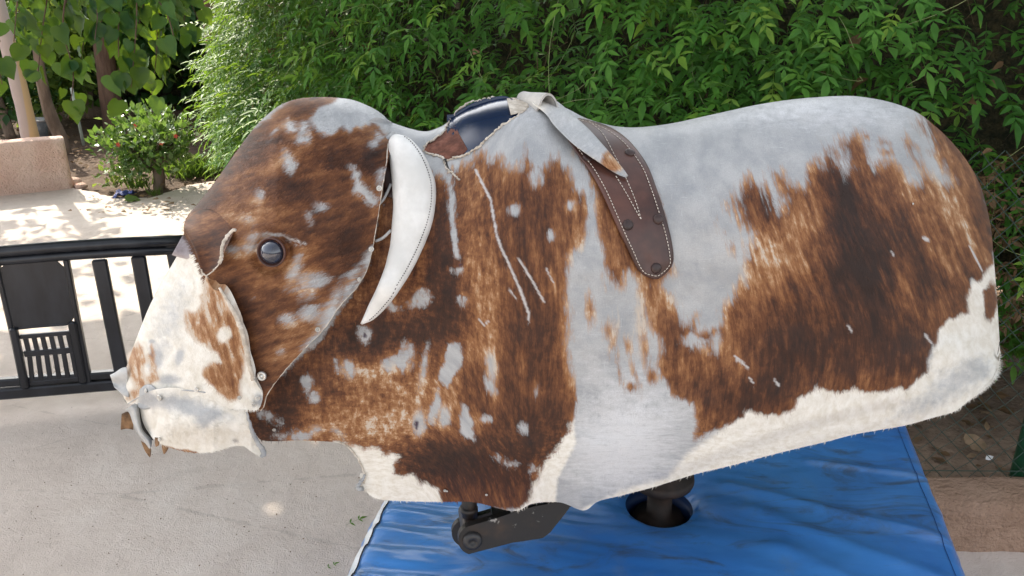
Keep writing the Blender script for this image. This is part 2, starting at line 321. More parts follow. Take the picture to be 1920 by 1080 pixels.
M['gloss'] = leafmat('glossy_shrub_leaf', [(.0, (.04, .10, .025)), (.5, (.13, .23, .06)), (1., (.40, .46, .20))], .25, .28)  # pale end of the ramp puts sun glints into the leaf colour
M['dark'] = leafmat('dark_leaf', [(.0, (.012, .042, .012)), (.6, (.026, .088, .022)), (1., (.07, .16, .03))], .25, .45, (.2, .4, .04))
M['acacia'] = leafmat('light_leaf', [(.0, (.05, .12, .02)), (1., (.16, .26, .05))], .4, .5, (.5, .6, .1))
M['dryleaf'] = leafmat('dry_leaf', [(.0, (.10, .055, .03)), (.6, (.21, .12, .065)), (1., (.34, .23, .15))], .15, .8, (.4, .25, .1))
M['flower'] = simple('red_petal', (.40, .045, .025), (.55, .10, .04), 20., .5, bump=0)
M['grass'] = leafmat('grass_blade', [(.0, (.05, .12, .02)), (1., (.20, .24, .06))], .3, .5)
M['wire'] = simple('green_coated_wire', (.012, .032, .022), (.03, .06, .045), 40., .5, bump=0)
M['post'] = simple('green_post_paint', (.010, .075, .035), (.018, .11, .055), 18., .45)
M['poleg'] = simple('pale_green_pole', (.30, .36, .31), (.45, .50, .45), 20., .6)
M['tub'] = simple('grey_tub_plastic', (.09, .10, .11), (.20, .21, .22), 15., .6)
M['stone'] = simple('rubble_stone', (.16, .14, .12), (.36, .31, .26), 12., .95, bump=.8, bd=.03)
M['bluecloth'] = simple('blue_cloth', (.03, .05, .22), (.10, .14, .40), 30., .7)
M['paper'] = simple('white_scrap', (.7, .7, .7), (.8, .8, .8), 30., .7, bump=0)

# ================================================================ THE MECHANICAL BULL
bull = thing('mechanical_bull', (0.30, 1.56, 0.5), 'brown and white hide-covered mechanical rodeo bull with a white horn above the blue mattress', 'mechanical bull')
BODY = np.array([(620,300,462,770),(660,260,480,815),(700,222,500,827),(735,230,560,826),(770,241,625,829),(800,246,655,838),(830,236,672,862),(850,222,686,890),(870,209,682,914),
 (895,199,708,935),(920,191,770,940),(950,186,834,941),(985,186,890,942),(1020,190,962,958),(1060,202,1000,944),(1100,222,1050,942),(1150,236,1094,957),(1200,239,1122,940),(1250,235,1165,929),
 (1300,227,1230,912),(1350,216,1300,890),(1400,205,1370,873),(1450,194,1430,857),(1500,186,1490,842),(1550,181,1550,828),(1600,180,1600,815),(1650,187,1650,806),(1690,198,1700,797),
 (1725,214,1750,783),(1767,248,1790,771),(1807,293,1815,752),(1838,347,1835,738),(1857,420,1850,725),(1863,480,1860,715),(1868,540,1867,704),(1872,600,1871,692),(1875,650,1874,680),(1875.6,664,1875.6,667)], float)
def chain(pts, n=240):
    C = crom(pts, n); m = .5 * (C[1:] + C[:-1]); return m, np.linalg.norm(np.diff(C, axis=0), axis=1)
def smoothdist(px, py, ch):                        # soft distance to a contour, exact beside a straight one
    m, ds = ch; sh = px.shape; x = px.ravel(); y = py.ravel(); out = np.empty(x.shape)
    for i in range(0, len(x), 8000):
        r2 = (x[i:i + 8000, None] - m[:, 0]) ** 2 + (y[i:i + 8000, None] - m[:, 1]) ** 2 + 4.
        out[i:i + 8000] = np.sqrt(np.maximum((1.5708 / (ds / r2 ** 2).sum(1)) ** (2 / 3) - 4.15, 0))
    return out.reshape(sh)
CH_BODY = chain(BODY[3:, :2], 1100); HEM = crom(BODY[2:, 2:], 200)
def w_body(px, py):
    px = np.asarray(px, float); py = np.asarray(py, float)
    W = np.interp(px, [460, 650, 750, 900, 1100, 1400, 1700, 1880], [.12, .145, .172, .225, .258, .278, .285, .285])
    d = smoothdist(px, py, CH_BODY); top = np.interp(px, BODY[3:30, 0], BODY[3:30, 1]); d = np.where((py < top) & (px > 735) & (px < 1767), 0, d)
    f = np.sqrt(np.clip(1 - (1 - np.clip(d / 300, 0, 1)) ** 2.1, 0, 1)); f *= np.where(px < 735, 1, 1)
    dh = np.min(np.hypot(px[..., None] - HEM[:, 0], py[..., None] - HEM[:, 1]), -1) if px.size < 3000 else pline(px, py, HEM[::3])
    f = f * (1 - .17 * (1 - np.clip(dh / 110, 0, 1)) ** 2)
    b = .016 * gau(px, py, 1815, 668, 46, 44) - .014 * gau(px, py, 1745, 712, 60, 34, -30) - .010 * gau(px, py, 1790, 622, 60, 18, -12) + .016 * gau(px, py, 980, 560, 170, 260) - .012 * gau(px, py, 1290, 520, 120, 260)
    b += .010 * (fbm(px / 130, py / 130, 3, 3) - .5) + .004 * (fbm(px / 38, py / 38, 5, 2) - .5)
    b += -.006 * np.exp(-(pline(px, py, [(1240, 905), (1500, 810), (1690, 760)]) / 14) ** 2) + .005 * np.exp(-(pline(px, py, [(1245, 885), (1500, 792), (1690, 742)]) / 14) ** 2)
    return W * f + b * sstep(0, 60, d)
HEAD = np.array([(345,420,345,436),(352,405,366,480),(372,380,385,525),(400,345,405,575),(440,288,425,640),(480,236,444,700),(510,208,462,752),(530,195,490,769),(560,185,502,738),(600,182,532,697),
 (630,183,570,655),(660,187,606,618),(685,196,640,570),(705,206,668,540),(720,217,690,500),(731,229,701,450),(738,239,712,382),(743,247,724,305),(744,252,727,270)], float)
CH_HEAD = chain(HEAD[:, :2], 420)
def w_head(px, py):
    W = np.interp(px, [340, 420, 520, 640, 700, 760], [.150, .172, .203, .200, .186, .180]); d = smoothdist(px, py, CH_HEAD)
    f = np.sqrt(np.clip(1 - (1 - np.clip(d / 150, 0, 1)) ** 2, 0, 1))
    b = .010 * (fbm(px / 90, py / 90, 11, 3) - .5) + .010 * gau(px, py, 505, 455, 60, 45) - .012 * np.exp(-((np.hypot(px - 512, py - 472) - 30) / 9) ** 2) + .010 * gau(px, py, 600, 420, 70, 60)
    return W * f + b * sstep(0, 50, d)
MUZ = np.array([(336,472,372,480),(325,492,384,510),(302,531,398,540),(283,568,414,548),(268,603,430,572),(256,634,446,600),(247,659,456,634),(240,680,464,668),(234,697,472,702),(231,715,484,724),(229,730,492,737),(232,745,490,757),(238,757,481,769)], float)
MUZ_TAIL = np.array([(238,757,481,769),(248,752,462,764),(262,744,440,758),(282,735,412,749),(300,730,388,739),(330,729,372,733),(352,730,357,731)], float)
CH_MUZ = chain(MUZ[:, :2], 240)
def w_muz(px, py):
    W = np.interp(px, [225, 300, 400, 450, 490], [.10, .150, .190, .200, .198]); d = smoothdist(px, py, CH_MUZ)
    f = np.sqrt(np.clip(1 - (1 - np.clip(d / 150, 0, 1)) ** 2, 0, 1))
    e = np.exp(-(pline(px, py, [(415, 535), (445, 599), (458, 633), (466, 676), (477, 714)]) / 9) ** 2)
    return W * f + .007 * e + .008 * (fbm(px / 60, py / 60, 21, 3) - .5) * sstep(0, 40, d)
JAW = np.array([(258,752,262,762),(262,745,266,785),(285,732,275,806),(315,727,292,826),(345,729,315,838),(372,735,345,846),(400,742,372,849),(425,750,402,846),(445,757,432,837),(458,768,455,836),(466,795,470,846),(478,825,482,853),(491,838,488,857),(495,850,495,853)], float)
CH_JAW = chain([(250,760),(258,790),(270,815)], 40)
def w_jaw(px, py):
    W = np.interp(px, [240, 290, 400, 470, 500], [.105, .142, .186, .190, .176]); d = smoothdist(px, py, CH_JAW)
    f = np.sqrt(np.clip(1 - (1 - np.clip((d + 8) / 90, 0, 1)) ** 2, 0, 1))
    return W * f * (1 - .12 * sstep(790, 850, py)) + .016 * gau(px, py, 370, 795, 80, 35) + .006 * (fbm(px / 45, py / 45, 31, 3) - .5)

def sheet(pairs, nu, nv, wf, vpow=1.35):
    P = np.asarray(pairs, float); C = crom(P, nu); v = np.linspace(0, 1, nv) ** vpow
    X = C[:, None, 0] + (C[:, None, 2] - C[:, None, 0]) * v[None, :]; Y = C[:, None, 1] + (C[:, None, 3] - C[:, None, 1]) * v[None, :]
    return X, Y, wf(X, Y)
def gridf(nu, nv, off=0, flip=False, keep=None):
    i = np.arange(nu - 1)[:, None] * nv + np.arange(nv - 1)[None, :]; q = np.stack([i, i + nv, i + nv + 1, i + 1], -1).reshape(-1, 4)
    if keep is not None: q = q[keep.ravel()]
    return (q[:, ::-1] if flip else q) + off
# ---- the pattern of the hide (brown cover, tone, cream, scars), measured on the photo, stored on the skin itself
B_SHOULDER = [(805,322),(835,335),(859,308),(880,305),(895,286),(907,282),(918,300),(937,293),(952,318),(972,316),(989,284),(998,308),(1018,315),(1030,300),(1041,295),(1063,313),(1073,335),(1081,354),(1104,362),(1104,390),(1100,441),(1093,460),(1067,482),(1062,556),(1064,645),(1072,690),(1077,723),(1084,752),(1074,780),(1064,812),(1048,838),(1027,860),(1012,880),(1004,897),(1001,912),(997,927),(985,944),(971,956),(890,955),(834,955),(828,938),(823,915),(808,912),(800,905),(790,908),(776,892),(764,890),(755,893),(741,889),(738,872),(745,856),(730,848),(719,854),(708,842),(697,838),(682,843),(667,836),(650,832),(627,828),(600,850),(493,850),(440,770),(600,640),(690,500),(720,300)]
B_STRAP = [(1080,290),(1100,345),(1110,382),(1113,430),(1122,470),(1128,510),(1140,545),(1172,548),(1180,520),(1192,535),(1198,590),(1208,615),(1228,640),(1236,690),(1262,740),(1310,700),(1310,640),(1300,605),(1290,600),(1272,570),(1258,545),(1250,535),(1268,512),(1262,470),(1248,395),(1215,300),(1180,262),(1100,222)]
B_REAR = [(1373,377),(1388,352),(1403,337),(1423,343),(1440,352),(1453,363),(1458,390),(1470,395),(1472,372),(1462,350),(1453,323),(1462,328),(1478,345),(1500,350),(1508,350),(1513,323),(1533,303),(1545,312),(1553,277),(1563,290),(1572,308),(1587,327),(1592,312),(1573,267),(1585,262),(1597,253),(1612,255),(1622,275),(1633,300),(1650,312),(1660,303),(1676,306),(1693,320),(1705,342),(1720,345),(1726,330),(1712,300),(1694,262),(1710,273),(1733,313),(1748,332),(1760,341),(1783,341),(1762,310),(1740,283),(1752,290),(1745,262),(1723,237),(1727,214),(1780,225),(1840,300),(1880,420),(1872,470),(1862,487),(1847,510),(1838,530),(1823,527),(1815,553),(1819,590),(1806,588),(1790,600),(1778,597),(1760,619),(1758,641),(1741,671),(1740,700),(1719,712),(1700,734),(1682,725),(1656,736),(1619,734),(1604,728),(1575,738),(1552,732),(1530,725),(1519,736),(1493,749),(1486,767),(1467,778),(1430,778),(1415,773),(1397,771),(1393,782),(1360,800),(1330,812),(1301,825),(1308,793),(1300,756),(1260,738),(1238,704),(1230,682),(1238,660),(1234,623),(1215,600),(1235,560),(1262,575),(1275,605),(1292,606),(1304,593),(1306,623),(1319,619),(1341,615),(1356,608),(1352,582),(1371,556),(1386,519),(1398,535),(1400,515),(1393,497),(1397,470),(1402,455),(1410,458),(1417,437),(1400,428),(1390,420)]
def patch_fields(PX, PY, k):                       # k: which hide
    z = np.zeros(PX.shape); br = np.full(PX.shape, -60.); amp = np.full(PX.shape, 9.); tone = np.full(PX.shape, .50); cream = z.copy(); scar = z.copy(); spot = z.copy(); chalk = z.copy()
    wx = PX + 10 * (fbm(PX / 26, PY / 26, 41, 3) - .5) ; wy = PY + 10 * (fbm(PX / 26, PY / 26, 47, 3) - .5); hx = PX + 34 * (fbm(PX / 24, PY / 34, 141, 4) - .5); hy = PY + 40 * (fbm(PX / 24, PY / 34, 147, 4) - .5)
    def cut(q, lim=-8.): return np.minimum(br, np.maximum(q, lim))
    if k == 'body':
        a = sdf(wx, PY, B_SHOULDER); b = sdf(wx, PY, B_STRAP) - 7; c = sdf(wx, PY, B_REAR)
        br = np.maximum(np.maximum(a, b), c)
        up = sstep(520, 380, PY); amp = 7 + 23 * up * sstep(1250, 1320, PX) + 20 * sstep(460, 330, PY) * sstep(1150, 1080, PX) + 22 * gau(PX, PY, 1185, 570, 110, 130) + 14 * gau(PX, PY, 1330, 560, 60, 90) + 10 * gau(PX, PY, 1070, 620, 40, 140) + 9 * gau(PX, PY, 1400, 450, 60, 150)
        for e in [(965,393,10,9),(1036,440,7,10),(1072,382,7,8),(1007,332,11,16),(870,563,5,8),(865,505,5,5),(785,566,26,17),(740,678,26,18),(762,660,12,18),(648,686,15,20,-35),(665,700,14,7),(575,718,10,14),(502,783,26,10,20),(560,812,36,13,-8),(633,812,13,6,-15),(683,628,10,14),(786,795,10,20),(921,688,8,22,-15),(923,728,6,13,-20),(870,562,7,6),(908,786,8,4),(980,805,5,8),(1007,733,4,9),(833,783,10,18),(725,575,18,10),(795,690,6,30,10),(1128,520,1,1),(1303,640,22,13),(1345,640,8,16),(1318,652,14,8),(960,870,7,5),(938,862,10,4,30),(1000,880,5,7),(590,742,10,12),(845,505,1,1)]:
            big = e[2] > 12; q_ = -ell(hx if big else wx, hy if big else wy, *e) * (1.3 if big else 1.6) + (5 if big else 0); br = cut(q_, -5.5); amp = amp + 8 * np.exp(-(q_ / 20) ** 2) * (amp < 18)
        for p in ([(845,645),(860,641),(868,665),(864,690),(852,708),(841,724),(827,716),(824,700),(834,680)],[(814,738),(822,730),(822,760),(814,795),(803,790),(806,765)],[(864,756),(876,768),(890,790),(893,830),(876,824),(860,815),(858,780)]):
            br = cut(-sdf(wx * .5 + hx * .5, wy * .5 + hy * .5, p) * 1.3, -10.)
        s = ell(wx, wy, 1856, 568, 14, 36, 4); br = np.maximum(br, s * 1.4)
        for e in [(1372,462,4,12,-30),(1660,268,6,4,30),(1625,256,4,3),(1665,285,7,4),(1107,581,7,22),(1140,620,8,16,-15),(1177,650,7,14,-20),(1150,640,4,14,10),(1210,655,7,40,-8),(1222,705,9,16),(1184,725,8,8),(1190,700,3,18,-18),(1160,690,3,24,-10)]:
            br = np.maximum(br, ell(PX, PY, *e) * 1.3)
        # tone: big dark and tan areas of the brindle
        D = [(1590,430,40,130,-14,.26),(1620,520,90,110,-10,.30),(1690,440,28,100,-22,.22),(1590,360,18,60,-25,.25),(1430,390,35,50,-20,.16),(1480,640,60,70,0,.20),(1560,660,120,60,0,.16),(1700,660,70,60,0,.18),(1770,520,45,30,30,.14),(1860,350,40,160,10,.10),(1420,740,90,40,-10,.22),(1250,620,26,60,-10,.14),(1330,740,50,40,0,.12),
             (830,500,34,150,3,.28),(860,590,40,60,0,.24),(960,420,70,120,-5,.12),(1025,400,20,70,-5,.16),(1010,620,30,80,0,.2),(960,660,24,90,0,.2),(1010,800,50,90,15,.24),(880,880,130,50,0,.27),(820,850,60,40,10,.22),(880,730,40,60,-10,.16),(730,620,70,40,-10,.18),(690,640,50,40,0,.16),(620,730,60,60,20,.14),(545,745,40,60,20,.26),(500,800,40,40,0,.26),(640,640,50,30,-30,.14),(930,810,50,60,0,.12),(790,640,40,60,0,.14)]
        T = [(1440,480,90,50,-25,.26),(1510,420,50,40,-30,.2),(1500,500,120,18,-30,.14),(1700,520,22,70,-12,.26),(1790,390,30,60,-20,.30),(1780,500,24,40,-20,.2),(1660,380,28,60,-25,.16),(1400,600,60,80,0,.06),(1830,460,20,60,-10,.12),(1600,590,60,30,0,.08),(1260,560,40,40,0,.10),(1185,600,80,90,0,.22),(1720,330,60,30,-30,.15),(1320,700,60,40,0,.06),(1310,790,20,40,0,.15),
             (900,560,40,140,4,.22),(880,420,40,90,3,.08),(925,640,20,120,0,.22),(840,690,40,80,10,.22),(760,760,110,70,0,.20),(700,800,100,40,0,.20),(650,700,60,40,0,.14),(720,690,60,24,-20,.20),(590,770,50,26,0,.16),(880,330,60,30,0,.1),(960,330,60,26,0,.08),(1040,540,10,60,0,.1),(1085,470,30,60,0,.16),(1060,700,20,60,0,.10),(900,790,40,14,30,.16),(990,860,40,20,0,.06),(620,800,60,20,0,.12),(980,700,10,60,0,.12)]
        for x, y, rx, ry, an, s in D: tone = tone - 1.3 * s * gau(PX, PY, x, y, rx, ry, an)
        for x, y, rx, ry, an, s in T: tone = tone + s * gau(PX, PY, x, y, rx, ry, an)
        tone = tone + .16 * np.clip(1 - br / 16, 0, 1) * (amp > 12) 
        lo = sdf(PX, PY, [(1290,850),(1400,770),(1560,715),(1740,690),(1760,610),(1815,535),(1880,470),(1890,800),(1500,900),(1280,960),(1090,985),(1090,958),(1180,915),(1250,895)]); cream = sstep(-14, 14, lo)
        cream = np.maximum(cream, sstep(-10, 10, sdf(PX, PY, [(600,820),(680,825),(850,850),(850,960),(600,960)]))); cream = np.maximum(cream, sstep(-8, 8, sdf(PX, PY, [(1075,780),(1080,830),(1045,900),(1040,970),(960,970),(990,900)])))
        cream *= 1 - .62 * np.clip(gau(PX, PY, 1790, 712, 55, 30, -20) + gau(PX, PY, 1725, 762, 70, 22, -20) * .9 + gau(PX, PY, 1835, 690, 28, 26) * .8, 0, 1)
        chalk = gau(PX, PY, 1180, 810, 110, 110) * 1.2 + .5 * gau(PX, PY, 1130, 880, 90, 60) + .9 * sstep(270, 195, PY) - .35 * gau(PX, PY, 1330, 420, 110, 170)
        for pts, wd in (([(892,318),(905,345),(920,375),(926,410),(931,440),(940,465),(952,490),(965,520),(976,545),(985,570),(992,590),(990,600)],3.6),([(972,485),(985,505),(1000,530),(1012,552),(1020,565)],2.8),([(1024,503),(1030,516),(1037,528)],2.2),([(955,543),(968,560)],2.2),([(898,598),(908,610),(915,602)],2.2),([(1378,668),(1392,680),(1402,690)],3.),([(1590,610),(1597,622)],2.2),([(1735,628),(1748,645)],3.),([(1818,462),(1830,485),(1842,508)],2.6),([(1405,708),(1412,718)],2.4),([(1452,712),(1460,722)],3.),([(1380,672),(1383,678)],2.4),([(1672,472),(1676,480)],1.8)):
            scar = np.maximum(scar, sstep(1., -1., pline(PX, PY, pts) - .72 * wd * (.4 + .9 * fbm(PX / 9, PY / 9, 61, 2))))
        for e in [(1736,448,8,4,30)]: scar = np.maximum(scar, sstep(-.5, 1, ell(PX, PY, *e)))
        gs = pline(PX, PY, [(838,330),(846,365),(848,400),(851,440),(857,480)]) - (3.5 + 4 * fbm(PX / 14, PY / 20, 63, 2)); br = np.minimum(br, gs * 2)
        for e in [(863,497,3,3),(684,629,3.2,5),(781,797,3.6,9)]: spot = np.maximum(spot, sstep(-.8, .8, ell(PX, PY, *e)))
        k_ = np.interp(PX, [500, 900, 1250, 1450, 1800], [-.15, .02, .12, .34, .42]); fx = PX - k_ * (PY - 500) * sstep(900, 500, PY); fy = (PY - 500) * (1 + 1.9 * sstep(1000, 760, PX) + .5 * sstep(780, 900, PY))
    elif k == 'head':
        br = np.full(PX.shape, 45.); amp = np.full(PX.shape, 8.)
        top = sdf(wx, wy, [(590,233),(583,222),(600,203),(612,198),(627,190),(632,184),(667,170),(735,190),(750,240),(733,262),(722,252),(712,240),(700,226),(694,236),(687,233),(680,240),(667,237),(660,246),(653,243),(645,236),(633,242),(625,252),(613,253)]); br = np.minimum(br, -top * 1.4)
        br = np.minimum(br, -sdf(wx, wy, [(657,311),(666,314),(676,326),(682,340),(696,358),(709,370),(707,384),(696,380),(683,370),(664,360),(672,345)]) * 1.4)
        br = np.minimum(br, -sdf(wx, wy, [(478,238),(500,204),(530,186),(548,183),(520,205),(500,225)]) * .9)
        for e in [(605,384,9,5,20),(583,408,5,9,-15),(460,408,13,5,10),(558,500,12,30,8),(585,528,32,26,-20),(562,548,22,10),(625,575,9,45,28),(652,540,14,20,30),(668,520,12,18,30),(700,265,8,10),(708,255,10,8),(716,330,7,10),(714,345,6,8),(545,600,9,7),(583,585,16,10),(570,262,16,14),(574,236,8,10),(546,233,14,12),(545,300,10,18,-20),(487,370,9,12),(475,445,10,8),(470,462,12,8),(495,442,9,6),(438,470,10,7),(515,243,4,10,30),(540,590,8,5),(530,658,7,7),(478,560,1,1)]:
            big = e[2] > 12; q_ = -ell(hx if big else wx, hy if big else wy, *e) * 1.3 + (4 if big else 2); br = cut(q_, -5.); amp = amp + 7 * np.exp(-(q_ / 18) ** 2) * (amp < 16)
        amp = amp + 8 * gau(PX, PY, 590, 550, 80, 70) + 6 * gau(PX, PY, 470, 450, 50, 40)
        for x, y, rx, ry, an, s in [(455,300,34,110,38,.26),(395,380,20,60,40,.14),(560,350,70,34,-8,.30),(660,450,50,70,0,.22),(650,300,90,30,10,.16),(700,290,20,30,0,.28),(590,210,50,14,-15,.12),(480,250,40,30,-30,.14),(600,430,60,40,0,.16),(455,560,28,60,-20,.20),(500,640,50,50,0,.14),(540,560,40,24,0,.14),(480,690,40,50,0,.1),(545,460,50,30,0,.1),(640,500,30,30,0,.14)]: tone = tone - s * gau(PX, PY, x, y, rx, ry, an)
        for x, y, rx, ry, an, s in [(430,350,24,80,38,.24),(520,310,60,26,-30,.20),(600,330,50,16,10,.10),(470,410,60,20,0,.16),(470,470,40,24,0,.16),(530,510,60,20,0,.14),(470,520,40,18,0,.14),(600,590,40,26,0,.18),(540,620,60,24,-10,.16),(500,670,30,20,0,.12),(520,720,30,30,0,.14),(690,480,20,40,0,.06),(550,240,40,30,0,.12),(380,410,26,18,0,.16)]: tone = tone + s * gau(PX, PY, x, y, rx, ry, an)
        tone = tone + .16 * np.clip(1 - br / 18, 0, 1); chalk += .2
        scar = sstep(1., -1., pline(PX, PY, [(503,437),(515,440),(530,440),(548,448),(560,452),(572,457)]) - 3 * (.5 + .8 * fbm(PX / 9, PY / 9, 71, 2)))
        edge = pline(PX, PY, [(697,470),(690,500),(668,540),(640,570),(605,620),(570,655)]); br = np.minimum(br, (edge - 6) * .9)
        fx = PY * .9 + .25 * PX; fy = PX - .35 * PY
    elif k == 'muzzle':
        amp[:] = 6.; cream[:] = 1 - .95 * np.clip(gau(PX, PY, 318, 712, 24, 10) + gau(PX, PY, 337, 669, 8, 18, 20) + gau(PX, PY, 290, 676, 12, 20, 15) + gau(PX, PY, 285, 640, 5, 3) + .55 * gau(PX, PY, 318, 600, 36, 100, 20) + gau(PX, PY, 488, 752, 14, 14), 0, 1)
        br = np.maximum(sdf(wx, wy, [(380,548),(383,522),(398,520),(413,543),(430,575),(447,605),(462,659),(458,690),(452,712),(451,742),(440,752),(430,752),(404,731),(390,718),(381,702),(383,686),(395,678),(413,676),(405,662),(383,648),(368,640),(358,630),(350,618),(347,600),(347,580),(366,582),(380,570),(374,555)]), sdf(wx, wy, [(258,640),(268,650),(272,668),(280,660),(284,645),(291,660),(292,690),(298,708),(285,722),(262,735),(254,752),(236,752),(242,735),(252,726),(246,712),(236,700),(230,672),(240,655)]))
        br = np.minimum(br, -ell(wx, wy, 419, 628, 14, 16, 20) * 1.4 + 3); br = np.minimum(br, -ell(wx, wy, 275, 690, 7, 16, 10) * 1.4 + 1)
        tone[:] = .80; tone = tone - .16 * gau(PX, PY, 420, 715, 40, 34) - .06 * gau(PX, PY, 400, 600, 40, 40) + .08 * np.clip(1 - br / 12, 0, 1); fx = PX - .25 * PY; fy = PY
    else:
        amp[:] = 5.; cream[:] = 1 - .8 * np.clip(gau(PX, PY, 320, 755, 60, 18) + gau(PX, PY, 390, 775, 50, 14, 10) + .8 * gau(PX, PY, 380, 795, 18, 16) + gau(PX, PY, 275, 745, 14, 14), 0, 1)
        br = 12 - pline(PX, PY, [(300,838),(330,846),(365,850)]) * 2.2; br = np.maximum(br, -60); tone[:] = .74; spot = .6 * gau(PX, PY, 440, 826, 5, 4); fx = PX; fy = PY
    flow = np.stack([fx / 100, fy / 100, np.full(PX.shape, {'body': 0., 'head': 3.7, 'muzzle': 7.1}.get(k, 9.3))], -1)
    return dict(brown=np.clip(br, -60, 60), amp=amp, tone=tone, cream=cream, scar=scar, spot=spot, chalk=chalk, flow=flow)
def normals(G):
    n = np.cross(np.gradient(G, axis=0), np.gradient(G, axis=1)); n /= np.linalg.norm(n, axis=-1, keepdims=True) + 1e-12
    return n * np.where((n @ BN)[..., None] < 0, -1, 1)
def make_hide(name, pairs, nu, nv, wf, kind, nfur, flen, fdir, hemfur=0, hole=None, hem_px=0, vpow=1.35, hemskip=None, label=None):
    X, Y, Wd = sheet(pairs, nu, nv, wf, vpow); A = patch_fields(X, Y, kind); G = surf(X, Y, Wd); N = normals(G)
    keep = None
    if hole is not None:
        cx = .25 * (X[1:, 1:] + X[:-1, 1:] + X[1:, :-1] + X[:-1, :-1]); cy = .25 * (Y[1:, 1:] + Y[:-1, 1:] + Y[1:, :-1] + Y[:-1, :-1]); keep = sdf(cx, cy, hole) < 0
    V = [G.reshape(-1, 3), far(G.reshape(-1, 3))]; n0 = nu * nv; Fc = [gridf(nu, nv, 0, False, keep), gridf(nu, nv, n0, True)]
    at = {k: [a.reshape((-1,) + a.shape[2:])] * 2 for k, a in A.items()}; at['rnd'] = [np.full(n0, .5)] * 2
    # the cut edge: a thin turned-in lip along the lower rail
    lip = np.concatenate([G[:, -1], G[:, -1] - N[:, -1] * .004, G[:, -1] - N[:, -1] * .012 + np.array([0, 0, .010])]); i = np.arange(nu - 1)
    q = np.concatenate([np.stack([i + a * nu, i + 1 + a * nu, i + 1 + (a + 1) * nu, i + (a + 1) * nu], -1) for a in (0, 1)]); V.append(lip); Fc.append(q + 2 * n0)
    for k, a in A.items(): at[k].append(np.concatenate([a[:, -1]] * 3))
    at['cream'][-1] = np.ones(3 * nu); at['rnd'].append(np.full(3 * nu, .5)); nb = 2 * n0 + 3 * nu
    quads = np.concatenate(Fc)
    # fur: short hairs lying on the hide
    def hairs(root, nrm, dpx, ln, wd, lift, att):
        n = len(root); e2 = np.array([0, 0, -1.]) - BN * (-BN[2]); e2 /= np.linalg.norm(e2)
        d = dpx[:, :1] * BD + dpx[:, 1:] * e2; d -= (d * nrm).sum(1, keepdims=True) * nrm; d /= np.linalg.norm(d, axis=1, keepdims=True) + 1e-9
        s = np.cross(nrm, d); r0 = root - nrm * .0006; tip = root + d * ln[:, None] + nrm * lift[:, None] + s * (RNG.normal(0, .12, n) * ln)[:, None]
        V = np.stack([r0 + s * wd[:, None], tip, r0 - s * wd[:, None]], 1).reshape(-1, 3); a = {k: np.repeat(x, 3, axis=0) for k, x in att.items()}; a['rnd'] = np.repeat(RNG.random(n), 3); return V, a
    tri = []
    if nfur:
        ar = np.abs(np.cross(np.stack([X[1:, :-1] - X[:-1, :-1], Y[1:, :-1] - Y[:-1, :-1]], -1), np.stack([X[:-1, 1:] - X[:-1, :-1], Y[:-1, 1:] - Y[:-1, :-1]], -1)))
        ar = ar * (np.where((A['brown'] > -4) | (A['cream'] > .55), 1., .22) * (A['scar'] < .3))[:-1, :-1]
        if keep is not None: ar = ar * keep
        c = np.cumsum(ar.ravel()); k = np.minimum(np.searchsorted(c, RNG.random(nfur) * c[-1]), c.size - 1); iu, iv = k // (nv - 1), k % (nv - 1); a, b = RNG.random((2, nfur))
        def bil(Q):
            a_ = a.reshape((-1,) + (1,) * (Q.ndim - 2)); b_ = b.reshape(a_.shape); return (Q[iu, iv] * (1 - a_) + Q[iu + 1, iv] * a_) * (1 - b_) + (Q[iu, iv + 1] * (1 - a_) + Q[iu + 1, iv + 1] * a_) * b_
        r = bil(G); nn = N[iu, iv]; x, y = bil(X), bil(Y); dd = fdir(x, y) + RNG.normal(0, .16, (nfur, 2)); at1 = {q: bil(v) for q, v in A.items()}
        cr = at1['cream'] * (at1['brown'] < 0); ln = flen * RNG.uniform(.6, 1.3, nfur) * (1 + .1 * cr)
        v, at2 = hairs(r, nn, dd, ln, RNG.uniform(.0004, .0008, nfur), ln * RNG.uniform(.03, .13, nfur), at1); tri.append((v, at2))
    if hemfur:
        iu = RNG.integers(3, nu - 2, hemfur); a = RNG.random(hemfur)[:, None]; r = G[iu, -1] * (1 - a) + G[iu + 1, -1] * a; 
        ok = np.ones(hemfur, bool) if hemskip is None else ~hemskip(X[iu, -1], Y[iu, -1]); iu = iu[ok]; r = r[ok]; n = len(iu)
        dd = np.stack([RNG.normal(.10, .35, n), np.ones(n)], 1); ln = hem_px * .00098 * RNG.uniform(.3, 1.15, n)
        v, at2 = hairs(r + np.array([0, 0, .004]), N[iu, -1], dd, ln, RNG.uniform(.0004, .0009, n), -ln * RNG.uniform(0, .3, n), {q: v[iu, -1] for q, v in A.items()}); at2['cream'] = np.maximum(at2['cream'], .9); tri.append((v, at2))
    faces = quads.tolist(); off = nb
    for v, a in tri:
        V.append(v); faces += (np.arange(len(v)).reshape(-1, 3) + off).tolist(); off += len(v)
        for q in at: at[q].append(a[q])
    o = obj(name, np.concatenate(V), faces, M['hide'], bull, True, {q: np.concatenate(v) for q, v in at.items()})
    if label: o['label'] = label
    return X, Y, G, N
HOLE = [(793,282),(800,270),(812,262),(832,246),(846,222),(858,208),(880,190),(905,170),(950,170),(962,190),(972,200),(985,206),(962,222),(938,238),(915,258),(902,272),(880,284),(868,291),(848,296),(838,300),(831,297),(822,291),(805,288)]
bodyX, bodyY, bodyG, bodyN = make_hide('body_hide', BODY, 470, 240, w_body, 'body', 18000, .0095, lambda x, y: np.stack([np.interp(x, [500, 900, 1250, 1450, 1800], [-.1, .03, .12, .34, .42]) * sstep(900, 500, y) + .05, np.ones(len(x))], 1), 3600, HOLE, 10, hemskip=lambda x, y: (x < 640) | ((x > 1040) & (x < 1150)))
